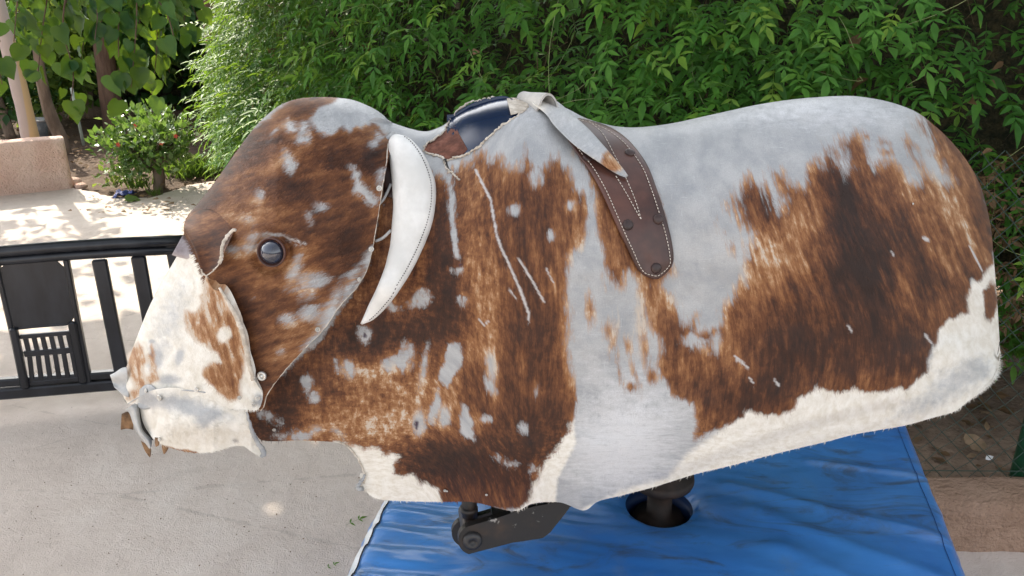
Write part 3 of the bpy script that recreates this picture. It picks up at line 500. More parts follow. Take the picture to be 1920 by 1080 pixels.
make_hide('head_hide', HEAD, 240, 190, w_head, 'head', 52000, .0085, lambda x, y: np.stack([-np.ones(len(x)) * .9, .55 + .4 * sstep(500, 300, y)], 1), 0, vpow=1.2)
make_hide('muzzle', np.concatenate([MUZ, MUZ_TAIL[1:]]), 170, 110, w_muz, 'muzzle', 16000, .0055, lambda x, y: np.stack([-.25 * np.ones(len(x)), np.ones(len(x))], 1), 0, vpow=1.2, label='white and tan muzzle cover')
make_hide('jaw_flap', JAW, 120, 70, w_jaw, 'jaw', 9000, .0055, lambda x, y: np.stack([.7 * np.ones(len(x)), .6 * np.ones(len(x))], 1), 0, vpow=1.)

def patch(pairs, nu, nv, wf, mat, name, parent=bull, lift=.008, thick=.006, mirror=False, bulge=0., attrs=None, label=None):
    C = crom(np.asarray(pairs, float), nu); v = np.linspace(0, 1, nv); X = C[:, None, 0] + (C[:, None, 2] - C[:, None, 0]) * v; Y = C[:, None, 1] + (C[:, None, 3] - C[:, None, 1]) * v
    u = np.linspace(0, 1, nu)[:, None]; lf = lift(u, v[None]) if callable(lift) else lift; e = np.minimum(np.minimum(v, 1 - v)[None] * 6, 1) ; rim = np.sqrt(np.clip(1 - (1 - e) ** 2, 0, 1))
    Wt = wf(X, Y) + lf; G = surf(X, Y, Wt - thick * .5 * (1 - rim)); Bt = surf(X, Y, Wt - thick); V = [G.reshape(-1, 3), Bt.reshape(-1, 3)]; n = nu * nv
    Fc = gridf(nu, nv).tolist() + gridf(nu, nv, n, True).tolist(); ring = [i * nv for i in range(nu)] + [(nu - 1) * nv + j for j in range(1, nv)] + [i * nv + nv - 1 for i in range(nu - 2, -1, -1)] + list(range(nv - 2, 0, -1))
    Fc += [[a, a + n, b + n, b] for a, b in zip(ring, ring[1:] + ring[:1])]
    V = np.concatenate(V)
    if mirror: k = len(V); Fc = Fc + [[i + k for i in f[::-1]] for f in Fc]; V = np.concatenate([V, far(V)])
    at = None
    if attrs: A = attrs(X, Y); at = {q: np.concatenate([a.reshape((-1,) + a.shape[2:])] * (4 if mirror else 2)) for q, a in A.items()}; at['rnd'] = np.full(len(V), .5)
    o = obj(name, V, Fc, mat, parent, True, at)
    if label: o['label'] = label
    return o
def on(pts, wf, lift=0.0, n=None):
    P = np.asarray(pts, float) if n is None else crom(pts, n); return surf(P[:, 0], P[:, 1], wf(P[:, 0], P[:, 1]) + lift)
PXM = .00098                                       # metres per pixel of the photo, at the bull
def rag(P, amp, seed, s=.9): return P + amp * (np.stack([fbm(np.arange(len(P)) * s, np.zeros(len(P)), seed + k, 3) for k in range(3)], 1) - .5)
# --- underside: a dark belly closing the hide between its two hems
P = crom(BODY[:, 2:], 60); a = surf(P[:, 0], P[:, 1] - 26, w_body(P[:, 0], P[:, 1] - 26) * .93); V = np.stack([a, far(a)], 1).reshape(-1, 3)
obj('belly_lining', V, np.array([[2 * i, 2 * i + 1, 2 * i + 3, 2 * i + 2] for i in range(59)]), M['hole'], bull)
# --- the hole over the withers: navy shell, brick red foam, torn pale rim
shell = patch([(838,215,838,300),(850,214,862,298),(866,204,880,292),(885,193,900,282),(905,186,918,268),(925,182,935,250),(945,180,952,236),(962,186,985,216)], 40, 40, lambda x, y: w_body(x, y) * .95, M['shell'], 'exposed_shell', lift=0., thick=.004, mirror=True)
patch([(786,284,792,300),(797,264,806,302),(815,250,826,304),(832,236,846,304),(845,226,862,298),(852,232,872,288),(858,246,877,281)], 30, 26, lambda x, y: w_body(x, y) + .004 * (fbm(x / 9, y / 9, 91, 3) - .5), M['foam'], 'foam_padding', lift=-.003, thick=.012)
mb = MB()
for pts, r0 in (([(793,282),(805,289),(822,292),(832,298),(838,301),(848,297),(868,292),(882,285),(902,272),(915,258),(938,238),(962,222),(987,205)], 1.7), ([(793,282),(800,270),(812,262),(832,246),(846,222),(858,207),(880,193),(902,187),(925,183),(950,183),(975,190)], 1.5), ([(832,299),(838,316),(850,326),(862,338)], 1.1)):
    P = crom(pts, 110); Q = surf(P[:, 0], P[:, 1], w_body(P[:, 0], P[:, 1]) + .002); mb.add(*tube(rag(Q, .006, 5), r0 * PXM * (.5 + 1.1 * fbm(np.arange(110) * .5, np.zeros(110), 3, 2)), 6))
mb.build('torn_hide_rim', M['rim'], bull)
mb = MB(); mb.add(*tube(on([(834,300),(840,316),(852,327)], w_body, .0005, 20), np.linspace(4, .6, 20) * PXM, 6)); mb.build('tear', M['hole'], bull)
patch([(950,184,958,216),(962,183,972,212),(975,184,985,206),(986,186,992,200)], 14, 12, lambda x, y: w_body(x, y), M['rim'], 'torn_lining', lift=.004, thick=.004)
# --- girth strap with stitching and studs, the pale flap folded over it
GIRTH = [(1046,236,1086,221),(1056,250,1108,226),(1066,265,1126,231),(1085,294,1153,243),(1105,320,1182,266),(1128,362,1212,306),(1146,402,1230,350),(1163,440,1246,400),(1180,475,1257,440),(1192,500,1263,476),(1203,513,1261,496),(1214,520,1250,512),(1226,523.5,1236,522.5)]
girth = patch(GIRTH, 90, 24, w_body, M['leather'], 'girth_strap', lift=.011, thick=.010, mirror=True)
mb = MB()
def stitch(pts, wf, lift, mb, step=6.5, r=.00075, frac=.62):
    L = np.linalg.norm(np.diff(crom(pts, 200), axis=0), axis=1).sum(); n = int(L / step); C = crom(pts, n * 10 + 1)
    for i in range(n):
        s = C[i * 10: i * 10 + int(10 * frac) + 1]; mb.add(*tube(surf(s[:, 0], s[:, 1], wf(s[:, 0], s[:, 1]) + lift), r, 5))
GA = np.array(GIRTH, float); inl = lambda f, k: np.stack([GA[:k, 0] + (GA[:k, 2] - GA[:k, 0]) * f, GA[:k, 1] + (GA[:k, 3] - GA[:k, 1]) * f], 1)
lf, rt = inl(.10, 11), inl(.90, 11)
stitch(np.concatenate([lf, [(1222, 516), (1236, 516)], rt[::-1]]), w_body, .0125, mb)
stitch([(1105,228),(1130,250),(1152,290),(1172,330),(1190,372),(1203,413)], w_body, .0125, mb); stitch([(1155,330),(1172,358),(1190,390),(1203,413)], w_body, .0125, mb)
mb.build('stitching', M['thread'], girth)
def stud(px, py, wf, lift, r, mat, name, parent, prof=None):
    c = surf(np.array(px, float), np.array(py, float), wf(np.array([px], float), np.array([py], float))[0] + lift); e = 4.
    f = lambda x, y: surf(np.array(float(x)), np.array(float(y)), wf(np.array([float(x)]), np.array([float(y)]))[0] + lift)
    ax = np.cross(f(px + e, py) - c, f(px, py + e) - c); ax = ax / np.linalg.norm(ax); ax = ax if ax @ BN > 0 else -ax
    return obj(name, *lathe(c, ax, [(a * r, b * r) for a, b in (prof or [(1, -.3), (1, .15), (.92, .35), (.7, .5), (.3, .56), (.05, .58)])], 16), mat, parent)
for x, y in [(1181,287),(1234,411),(1177,422),(1230,503),(1102,296)]: stud(x, y, w_body, .010, .0095, M['stud'], 'stud', girth)
FLAP = [(988,180,1004,200),(1010,179,1014,206),(1034,184,1026,217),(1054,197,1038,234),(1072,213,1055,252),(1090,229,1072,268),(1107,245,1086,279),(1126,266,1104,292),(1144,287,1122,304),(1160,306,1144,319),(1170,318,1160,328),(1178,330,1174,333)]
def flap_attr(X, Y):
    A = patch_fields(X, Y, 'jaw'); A['brown'] = np.clip(np.maximum(22 - np.hypot(X - 1148, Y - 302) * 1.05, -(np.hypot(X - 1000, Y - 190) * 0) - 60), -60, 60); A['amp'][:] = 8; A['tone'][:] = .72; A['cream'] = .15 + .0 * X + .7 * gau(X, Y, 1010, 190, 30, 20); A['spot'] = 0 * X; A['chalk'] = 0 * X + .3; A['flow'][..., 1] = (X * .5 + Y * .8) / 100; A['flow'][..., 0] = (X * .8 - Y * .5) / 100; return A
flap = patch(FLAP, 70, 26, w_body, M['hide'], 'folded_hide_flap', lift=lambda u, v: .022 + .012 * np.sin(u * 3.1) * 1 + .010 * np.sin(v * 3.14) * (1 - u) + .004 * np.sin(9 * u + 3 * v), thick=.004, attrs=flap_attr)
mb = MB()                                          # the rolled upper end of the flap: a spiral of hide
ax0 = surf(np.array(982.), np.array(184.), .012); ax1 = surf(np.array(1026.), np.array(203.), .085); d = ax1 - ax0; x_, y_, z_ = frame(d); nu = 22; th = np.linspace(0, 1.72 * math.pi, 60)
V = np.array([[ax0 + d * t * (1 + .05 * math.sin(2.3 * a)) + (.0120 + .0085 * t) * (1 + .10 * math.sin(2 * a + 3 * t)) * (math.cos(a - .9) * x_ + math.sin(a - .9) * y_) for i, a in enumerate(th)] for t in np.linspace(0, 1, nu)])
n_ = np.linalg.norm; V2 = V + .0022 * (V - (ax0 + np.linspace(0, 1, nu)[:, None, None] * d)) / .012; k = nu * 60
Fc = gridf(nu, 60).tolist() + gridf(nu, 60, k, True).tolist() + [[(nu - 1) * 60 + j, (nu - 1) * 60 + j + 1, (nu - 1) * 60 + j + 1 + k, (nu - 1) * 60 + j + k] for j in range(59)] + [[j + 1, j, j + k, j + 1 + k] for j in range(59)]
obj('rolled_end', np.concatenate([V.reshape(-1, 3), V2.reshape(-1, 3)]), Fc, M['flap'], flap)
# --- horn: a crescent of white leather with a dark seam
OUT = crom([(742,250),(772,262),(800,298),(816,345),(815,398),(800,450),(772,508),(736,562),(704,596),(680,608)], 60); INN = crom([(728,268),(731,300),(734,335),(737,380),(735,430),(727,480),(711,530),(692,570),(681,595),(676,606)], 60)
Cn = .5 * (OUT + INN); rpx = .5 * np.linalg.norm(OUT - INN, axis=1); wz = crom([(.125,0),(.18,0),(.215,0),(.226,0),(.224,0),(.216,0),(.206,0),(.198,0)], 60)[:, 0]
HC = surf(Cn[:, 0], Cn[:, 1], wz); dep = (HC - CAM) @ FW; hr = rpx / F * dep; hr[0] *= .8; n = 28
side = surf(OUT[:, 0], OUT[:, 1], wz) - HC; side /= np.linalg.norm(side, axis=1, keepdims=True); Tn = np.gradient(HC, axis=0); Tn /= np.linalg.norm(Tn, axis=1, keepdims=True); nrm = np.cross(Tn, side); nrm *= np.sign((nrm @ BN))[:, None]
a = np.arange(n) * 2 * math.pi / n; wr = 1 + .08 * (fbm(np.linspace(0, 9, 60)[:, None] + 0 * a, np.cos(a)[None] * 1.5 + 3 + 0 * Cn[:, :1], 77, 3) - .5)
HV = HC[:, None] + (hr[:, None] * wr * np.cos(a))[..., None] * side[:, None] + (.86 * hr[:, None] * wr * np.sin(a))[..., None] * nrm[:, None]
Fh = [[i * n + j, i * n + (j + 1) % n, (i + 1) * n + (j + 1) % n, (i + 1) * n + j] for i in range(59) for j in range(n)] + [list(range(n)), [59 * n + j for j in range(n)]]
horn = obj('horn', HV.reshape(-1, 3), Fh, M['horn'], bull)
mb = MB(); tp = np.linspace(3, 57, 560); ti = np.clip(tp.astype(int), 0, 58); tf = (tp - ti)[:, None]; ang = np.interp(tp, [0, 20, 40, 57], [.55, .62, .9, 1.25])
sq = lambda A_: A_[ti] * (1 - tf) + A_[ti + 1] * tf
S = sq(HC) + (sq(hr[:, None]) * 1.008) * (np.cos(ang)[:, None] * sq(side) + .86 * np.sin(ang)[:, None] * sq(nrm))
for i in range(0, 553, 7): mb.add(*tube(S[i:i + 4], .0009, 5))
mb.build('horn_stitching', M['thread_dark'], horn)
horn2 = obj('horn', far(HV.reshape(-1, 3)), [f[::-1] for f in Fh], M['horn'], bull)
# dark patch standing for the shaded gap beside the horn, and crossed hide strips
patch([(716,262,740,262),(714,300,742,300),(716,335,744,335),(722,368,744,374)], 24, 8, w_body, M['leather'], 'horn_gap_shade', lift=.006, thick=.004)
for pts, r in (([(705,388),(720,372),(733,345)], .0026), ([(704,452),(718,446),(733,432)], .0028), ([(724,262),(738,250),(746,262)], .004)):
    mb = MB(); mb.add(*tube(on(pts, w_body, .014, 12), r, 6)); mb.build('horn_lacing', M['greyskin'], bull)
# --- head details
P = crom(HEAD[6:, 2:], 90)
mb = MB(); mb.add(*tube(rag(surf(P[:, 0], P[:, 1], w_head(P[:, 0], P[:, 1]) - .001), .0015, 8), .0011, 6)); mb.build('hide_edge', M['rim'], bull)
ec = surf(np.array(512.), np.array(472.), w_head(np.array([512.]), np.array([472.]))[0] - .006); ea = BN + np.array([-.28, 0, .05]); ea /= np.linalg.norm(ea)
eye = obj('eye', *lathe(ec, ea, [(.0205 * math.cos(t), .0195 * math.sin(t)) for t in np.linspace(-.3, 1.5, 12)], 28), M['eye'], bull)
obj('eye_rim', *lathe(ec, ea, [(.0215, -.002), (.0245, .004), (.0250, .0075), (.0236, .0098), (.0218, .0085), (.0205, .004)], 28), M['leather'], eye)
BROW = [(346,424,350,436),(356,408,362,460),(372,396,372,486),(392,392,378,506),(414,398,386,516),(430,414,398,508),(437,430,410,495),(440,433,414,488)]
def brow_attr(X, Y):
    A = patch_fields(X, Y, 'head'); A['tone'] = A['tone'] - .17 + .10 * gau(X, Y, 372, 430, 24, 30); A['brown'] = np.maximum(A['brown'], 30); return A
brow = patch(BROW, 40, 30, lambda x, y: w_head(x, y), M['hide'], 'brow_flap', lift=lambda u, v: .003 + .044 * v * (.5 + .5 * u) + .005 * np.sin(6 * u), thick=.004, attrs=brow_attr)
mb = MB(); mb.add(*tube(rag(on([(441,431),(434,434),(425,444),(418,458),(416,472),(415,486),(411,494)], w_head, .042, 50), .003, 12), np.linspace(2.6, 3.0, 50) * PXM, 7)); mb.add(*tube(rag(on([(411,494),(402,505),(392,514),(385,517),(376,505)], w_head, .040, 30), .003, 14), 1.1 * PXM, 6)); mb.build('flap_edge', M['rim'], brow)
patch([(343,440,322,478),(350,446,334,482),(360,452,350,486),(372,470,366,490)], 14, 10, lambda x, y: w_head(x, y) * .62, M['lilac'], 'bare_snout', lift=.01, thick=.02)
mb = MB(); mb.add(*tube(rag(on([(412,540),(430,570),(446,600),(458,635),(466,676),(475,712)], w_muz, .002, 60), .003, 15), np.interp(np.arange(60), [0, 20, 40, 59], [2.2, 4.2, 4.6, 3.2]) * PXM, 7)); mb.build('muzzle_edge', M['rim'], bull)
mb = MB(); mb.add(*tube(on([(240,757),(262,744),(300,729),(340,731),(385,736)], w_muz, .0005, 40), .0013, 5)); mb.build('muzzle_seam', M['greyskin'], bull)
patch([(262,730,258,764),(272,722,272,768),(284,722,290,762),(300,736,304,752)], 14, 10, w_muz, M['greyskin'], 'lip_patch', lift=.006, thick=.003)
patch([(206,703,214,726),(216,698,224,735),(228,690,232,742),(238,688,242,745)], 16, 12, lambda x, y: 0 * x + .02, M['greyskin'], 'torn_nose_tab', lift=lambda u, v: .02 * u + .006 * np.sin(8 * v), thick=.004)
patch([(228,776,226,806),(238,772,238,804),(250,774,250,806)], 10, 10, lambda x, y: 0 * x + .0, M['tuft'], 'torn_lip_tab', lift=.0, thick=.006, label='brown torn lip tab')
patch([(236,768,252,756),(243,776,260,762),(250,796,263,785),(258,812,268,806),(270,828,284,824),(280,842,284,838)], 30, 12, lambda x, y: 0 * x + .075, M['greyskin'], 'rolled_lip', lift=lambda u, v: .018 * np.sin(3.14 * v) + .012 * u, thick=.005)
patch([(252,756,262,754),(256,775,268,782),(262,800,278,808),(272,820,288,826)], 16, 6, lambda x, y: 0 * x + .06, M['hole'], 'mouth_gap_shade', lift=0., thick=.01)  # dark sheet standing for the shaded inside of the mouth
patch([(264,826,276,834),(270,842,283,842),(276,852,283,850),(281,858,282,857)], 12, 6, lambda x, y: 0 * x + .08, M['tuft'], 'lip_fringe', lift=0, thick=.004)
patch([(290,820,299,821),(290,830,299,832),(292,838,297,836)], 10, 6, w_jaw, M['tuft'], 'lip_fringe', lift=.002, thick=.004); patch([(302,828,316,840),(304,842,313,846),(307,852,309,851)], 10, 6, w_jaw, M['tuft'], 'lip_fringe', lift=-.004, thick=.004)
mb = MB(); mb.add(*tube(rag(on([(461,768),(470,800),(480,826),(490,840),(495,851),(489,857)], w_jaw, .002, 40), .003, 18), np.interp(np.arange(40), [0, 18, 36, 39], [1.5, 3.6, 5.2, 3.0]) * PXM, 7)); mb.build('jaw_edge', M['greyskin'], bull)
WASH = [(1, -.25), (1, .22), (.86, .34), (.52, .30), (.46, .05), (.40, .05), (.36, .30), (.12, .38)]
for x, y, wf, r in [(491,705,w_head,8.5),(383,511,w_head,5.),(696,467,w_head,5.),(711,353,w_head,5.),(674,524,w_head,4.),(596,618,w_head,4.5),(299,746,w_jaw,5.5),(274,733,w_muz,4.5),(368,731,w_muz,4.5),(449,746,w_muz,3.6),(483,747,w_muz,4.5),(476,759,w_muz,4.5),(514,806,w_body,3.5),(299,824,w_jaw,4.),(834,920,w_body,3.),(838,921,w_body,2.),(912,928,w_body,2.6),(1712,382,w_body,2.)]:
    stud(x, y, wf, .008 if wf is not w_body else .003, r * PXM, M['steel'], 'washer', bull, WASH)
mb = MB(); P = rag(on([(686,890),(678,902),(670,915),(680,918)], w_body, .004, 20), .006, 33); mb.add(*tube(P, np.linspace(2, 5, 20) * PXM, 6)); mb.build('torn_corner', M['greyskin'], bull)
mb = MB(); mb.add(*tube(rag(on([(636,828),(655,840),(672,862),(684,890),(682,908)], w_body, .001, 40), .004, 35), 1.8 * PXM, 6)); mb.build('front_hem_edge', M['rim'], bull)

# --- the machine under the bull
def plate(pts, wd, th, mb):
    P = np.asarray(pts, float); n = len(P); A_ = surf(P[:, 0], P[:, 1], wd); B_ = A_ - BN * th; mb.add(np.concatenate([A_, B_]), [list(range(n)), list(range(n, 2 * n))[::-1]] + [[i, i + n, (i + 1) % n + n, (i + 1) % n] for i in range(n)])
arc = lambda cx, cy, r, a0, a1, n=12: [(cx + r * math.cos(t), cy + r * math.sin(t)) for t in np.linspace(R(a0), R(a1), n)]
mb = MB(); plate(arc(886, 1013, 27, 105, 255) + [(930, 972), (960, 962), (1000, 950), (1076, 936), (1066, 955), (1032, 998), (1018, 1009), (960, 1018)], .150, .018, mb); m_arm = mb.build('rocker_arm', M['arm'], bull, False)
mb = MB(); plate(arc(872, 1000, 25, 105, 255) + [(905, 965), (950, 952), (1000, 936), (1066, 920), (1050, 955), (1000, 990), (950, 1000)], .055, .016, mb); mb.build('rocker_arm', M['arm'], bull, False)
mb = MB(); a = surf(np.array(930.), np.array(992.), .145); b = surf(np.array(1040.), np.array(958.), .145); mb.add(*box((a + b) / 2 - BN * .045 - np.array([0, 0, .006]), (b - a) / 2, BN * .045, np.array([0, 0, .006]))); mb.build('cross_plate', M['blackmetal'], bull, False)
mb = MB(); c = surf(np.array(886.), np.array(1014.), .152); mb.add(*lathe(c, BN, [(.019, -.12), (.019, .002), (.016, .007), (.007, .008), (.006, .004)], 18)); mb.build('pivot_bolt', M['blackmetal'], m_arm)
mb = MB(); t0 = surf(np.array(880.), np.array(900.), .10); t1 = surf(np.array(880.), np.array(968.), .105); t2 = surf(np.array(876.), np.array(1012.), .115); mb.add(*tube([t0, t0 * .4 + t1 * .6, t1], .0155, 14)); mb.add(*tube([t1 + (t1 - t0) * .02, t1 * .5 + t2 * .5, t2], [.0125, .011, .017], 12)); mb.add(*tube([t0 * .25 + t1 * .75, t0 * .1 + t1 * .9], .0175, 14)); mb.build('push_rod', M['arm'], bull)
HZ = .5; hc = on_z(1236., 944., HZ + .005)
mb = MB(); up = hc + np.array([.005, .02, 0]); mb.add(*lathe(up + np.array([0, 0, -.11]), (0, 0, 1), [(.064, 0), (.064, .05), (.056, .066), (.03, .07), (.028, .155), (.074, .16), (.076, .168), (.074, .182), (.03, .186), (.03, .37)], 28)); mb.build('turntable_column', simple('rusty_machine_steel', (.012, .008, .006), (.04, .022, .014), 14., .7), bull)
P = lambda px, py, w_: surf(np.array(float(px)), np.array(float(py)), w_)
mb = MB(); a = P(1060, 905, .10); b = up + np.array([0, 0, .25]); mb.add(*box((a + b) / 2, (b - a) / 2, BN * .05, np.array([0, 0, .03]))); mb.build('frame_beam', M['blackmetal'], bull, False)

# ================================================================ THE MATTRESS
mat = thing('padded_mattress', on_z(1250., 960., 0.) * [1, 1, 0], 'blue vinyl crash mattress with a round hole, under the mechanical bull', 'mattress')
q = [on_z(1695., 767., HZ), on_z(800., 767., HZ), on_z(552., 1250., HZ), on_z(1893., 1250., HZ)]   # far right, far left, near left, near right
nu, nv = 150, 150; U, Vv = np.meshgrid(np.linspace(0, 1, nu), np.linspace(0, 1, nv), indexing='ij')
lerp = lambda a, b, t: a + (b - a) * t[..., None]
G = lerp(lerp(q[1], q[0], U), lerp(q[2], q[3], U), Vv); e = np.minimum(np.minimum(U, 1 - U), np.minimum(Vv, 1 - Vv))
G[..., 2] += -.030 * (1 - np.sqrt(np.clip(1 - (1 - np.clip(e / .045, 0, 1)) ** 2, 0, 1))) + .012 * np.sin(U * 3.14) * np.sin(Vv * 3.14)
wr = fbm(U * 5 + 3 * Vv, Vv * 26 - U * 9, 13, 3) - .5; G[..., 2] += .034 * wr * np.exp(-(U / .30)) + .010 * (fbm(U * 4, Vv * 5, 15, 3) - .5) + .012 * (fbm(U * 9 + Vv * 6, Vv * 3 - U * 2, 17, 2) - .5) * np.exp(-((1 - U) / .22))
for (x0, y0, x1, y1, hgt, wd) in [(.62, .42, .98, .62, .007, .018), (.66, .52, .97, .78, .006, .02), (.78, .30, .99, .36, .005, .014), (.70, .66, .96, .93, .006, .022)]:
    t = np.clip(((U - x0) * (x1 - x0) + (Vv - y0) * (y1 - y0)) / ((x1 - x0) ** 2 + (y1 - y0) ** 2), 0, 1); dd = np.hypot(U - x0 - t * (x1 - x0), Vv - y0 - t * (y1 - y0)); G[..., 2] += hgt * np.exp(-(dd / wd) ** 2)
hr_ = .078; dist = np.hypot(G[..., 0] - hc[0], G[..., 1] - hc[1]); G[..., 2] -= .010 * np.exp(-((dist - hr_) / .035) ** 2) * (dist > hr_ * .8)
sn = np.abs(dist - hr_) < .008; ux, uy = (G[..., 0] - hc[0]) / dist, (G[..., 1] - hc[1]) / dist; G[..., 0] = np.where(sn, hc[0] + ux * hr_, G[..., 0]); G[..., 1] = np.where(sn, hc[1] + uy * hr_, G[..., 1]); G[..., 2] = np.where(sn, HZ - .004, G[..., 2]); dist = np.where(sn, hr_, dist)
cell = .25 * (dist[1:, 1:] + dist[:-1, 1:] + dist[1:, :-1] + dist[:-1, :-1]); keep = cell > hr_ - 1e-4
V = [G.reshape(-1, 3)]; n = nu * nv; ring = [(i, 0) for i in range(nu)] + [(nu - 1, j) for j in range(1, nv)] + [(i, nv - 1) for i in range(nu - 2, -1, -1)] + [(0, j) for j in range(nv - 2, 0, -1)]
RP = np.array([G[i, j] for i, j in ring]); cen = RP.mean(0); k = len(ring); Fc = gridf(nu, nv, 0, True, keep).tolist(); base = [i * nv + j for i, j in ring]
lv = [(.02, .012), (.06, .022), (.25, .030), (.42, .022), (.465, .008), (.495, .0)]
for a, (dz, outw) in enumerate(lv):
    o2 = (RP - cen) * [1, 1, 0]; o2 /= np.linalg.norm(o2, axis=1, keepdims=True); L = RP + o2 * (outw + .010 * (fbm(np.arange(k) * .06, np.zeros(k) + a, 19, 3) - .5)[:, None]); L[:, 2] = np.maximum(RP[:, 2] - dz, .004); V.append(L)
    nb = list(range(n + a * k, n + (a + 1) * k)); Fc += [[base[i], base[(i + 1) % k], nb[(i + 1) % k], nb[i]] for i in range(k)]; base = nb
cover = obj('vinyl_cover', np.concatenate(V), Fc, M['vinyl'], mat)
mb = MB(); a = np.arange(48) * 2 * math.pi / 48; rr = hr_ + .006; pr = [(rr + .001, HZ - .010), (rr - .003, HZ - .008), (rr - .004, HZ - .004), (rr - .006, HZ - .05), (rr - .006, HZ - .15), (.0, HZ - .15)]
V = np.concatenate([np.stack([hc[0] + r * np.cos(a), hc[1] + r * np.sin(a), 0 * a + z], 1) for r, z in pr]); Fc = [[i * 48 + j, i * 48 + (j + 1) % 48, (i + 1) * 48 + (j + 1) % 48, (i + 1) * 48 + j] for i in range(5) for j in range(48)]; mb.add(V, Fc)
mb.build('hole_sleeve', simple('dark_blue_sleeve', (.006, .018, .06), (.012, .04, .13), 10., .5), mat)
mb = MB(); ed = np.array([G[2, j] for j in range(nv)]); lo = np.array([G[0, j] for j in range(nv)]); out = (lo - ed); out /= np.linalg.norm(out, axis=1, keepdims=True)
Vp = np.concatenate([G[2, :] + [0, 0, .0025], G[1, :] + [0, 0, .004], G[0, :] + out * .004 + [0, 0, .001], G[0, :] + out * .008 + [0, 0, -.012]]); Fp = [[a_ * nv + j, a_ * nv + j + 1, (a_ + 1) * nv + j + 1, (a_ + 1) * nv + j] for a_ in range(3) for j in range(nv - 1)]; mb.add(Vp, Fp); mb.build('pale_edge_strip', M['edge_white'], mat)  # white strip laid along the mattress's left edge
mb = MB(); mb.add(*tube(G[2, :] + [0.002, 0, .004], .0014, 5)); mb.build('edge_seam', M['thread_dark'], mat)
mb = MB(); mb.add(*tube(G[-5, :] + [0, 0, .0010], .0008, 5)); mb.build('side_seam', simple('blue_thread', (.015, .06, .20), (.02, .09, .28), 20., .6, bump=0), mat)

# ================================================================ GROUND
def sheet_mesh(name, poly, z, mat_, amp=0., res=None):
    P = np.array([[x, y, z] for x, y in poly], float); o = obj(name, P, [list(range(len(P)))], mat_, None, False, origin=(0, 0, 0)); return tag(o, kind='structure')
gx = np.concatenate([np.linspace(-150, -13, 24), np.linspace(-12.5, 12.5, 170), np.linspace(13, 150, 24)]); gy = np.concatenate([np.linspace(-20, 3.4, 12), np.linspace(3.6, 14, 110), np.linspace(14.5, 200, 26)])
X, Y = np.meshgrid(gx, gy, indexing='ij'); Z = (.09 * (fbm(X * .8, Y * .8, 23, 4) - .5)) * sstep(4.5, 6.4, Y + .2 * X * (X < 0)) * sstep(6.2, 8.0, Y - .3 * X) - .012
tag(obj('ground', np.stack([X, Y, Z], -1).reshape(-1, 3), gridf(len(gx), len(gy), 0, True), M['dirt'], None, True, origin=(0, 0, 0)), kind='structure')
pv = [on_z(x, y, 0)[:2] for x, y in [(-260., 372.), (0., 366.), (60., 360.), (120., 352.), (165., 359.), (215., 368.), (262., 372.), (300., 366.), (345., 352.), (400., 341.), (440., 350.)]]
cv = crom(pv, 80); jit = np.stack([fbm(np.arange(80) * .7, np.zeros(80), 27, 3), fbm(np.arange(80) * .7, np.ones(80) * 9, 29, 3)], 1) - .5; cv = cv + jit * .09
pave = np.array([(-14, -8), (-14, cv[0][1])] + [tuple(p) for p in cv] + [(cv[-1][0] + .7, 4.6), (.5, 2.6), (1.3, 2.02), (4.5, 1.98), (4.5, -8)])
sheet_mesh('paving', pave[::-1], .004, M['concrete'])
# soil bed held up behind the kerb wall
sx, sy = np.linspace(.55, 6, 90), np.linspace(2.16, 7, 90); X, Y = np.meshgrid(sx, sy, indexing='ij'); Z = .145 + .05 * (fbm(X * 3, Y * 3, 31, 4) - .5) + .14 * sstep(2.6, 5, Y)
Z[0, :] = -.05; Z[:, -1] = -.05
tag(obj('soil_bed', np.stack([X, Y, Z], -1).reshape(-1, 3), gridf(90, 90, 0, True), M['soil'], None, True, origin=(0, 0, 0)), kind='structure')

def rough_wall(name, corners, h, th, mat_, label, cat, res=.02, amp=.008, rnd_=.03, seed=0, origin=None):
    """wall from a to b (front foot), thickness th to the back; softly rounded, rough"""
    a, b = map(np.array, corners); L = np.linalg.norm(b - a); u = (b - a) / L; nrm = np.array([-u[1], u[0]]); nl = int(L / res) + 2
    prof = [(0, -.02), (0, h * .15), (0, h * .35), (0, h * .55), (0, h * .75), (0, h - rnd_), (rnd_ * .3, h - rnd_ * .3), (rnd_, h), (th * .5, h), (th - rnd_, h), (th - rnd_ * .3, h - rnd_ * .3), (th, h - rnd_), (th, h * .5), (th, -.02)]
    V = []; ts = np.concatenate([[0, .3 * rnd_ / L, rnd_ / L], np.linspace(2 * rnd_ / L, 1 - 2 * rnd_ / L, nl), [1 - rnd_ / L, 1 - .3 * rnd_ / L, 1]]); m = len(prof)
    for t in ts:
        e = min(t, 1 - t) * L; ins = rnd_ * (1 - math.sqrt(max(0, 1 - (1 - min(e / rnd_, 1)) ** 2)))
        for j, (dn, z) in enumerate(prof):
            dn2 = min(max(dn, ins), th - ins); p = a + u * t * L + nrm * dn2; k = amp * (fbm(np.array(t * L * 11), np.array(j * .8), seed, 3) - .5)
            V.append([p[0] - nrm[0] * k * (dn < th / 2), p[1] - nrm[1] * k * (dn < th / 2), z + (k - ins * .5 * (z >= h - rnd_) if z > h * .9 else 0)])
    nt_ = len(ts); Fc = gridf(nt_, m, 0, False).tolist() + [list(range(m)), [(nt_ - 1) * m + j for j in range(m)][::-1]]
    return tag(obj(name, V, Fc, mat_, None, True), label, cat)
rough_wall('kerb_wall', ((0.62, 2.03), (5.5, 1.93)), .175, .17, M['kerbplaster'], 'low tan rendered kerb wall under the chain-link fence', 'wall', .03, .02, .025, 5)
wr_ = on_z(121., 353., 0.)[:2]; wl_ = on_z(0., 366., 0.)[:2]; wd_ = (wl_ - wr_) / np.linalg.norm(wl_ - wr_)
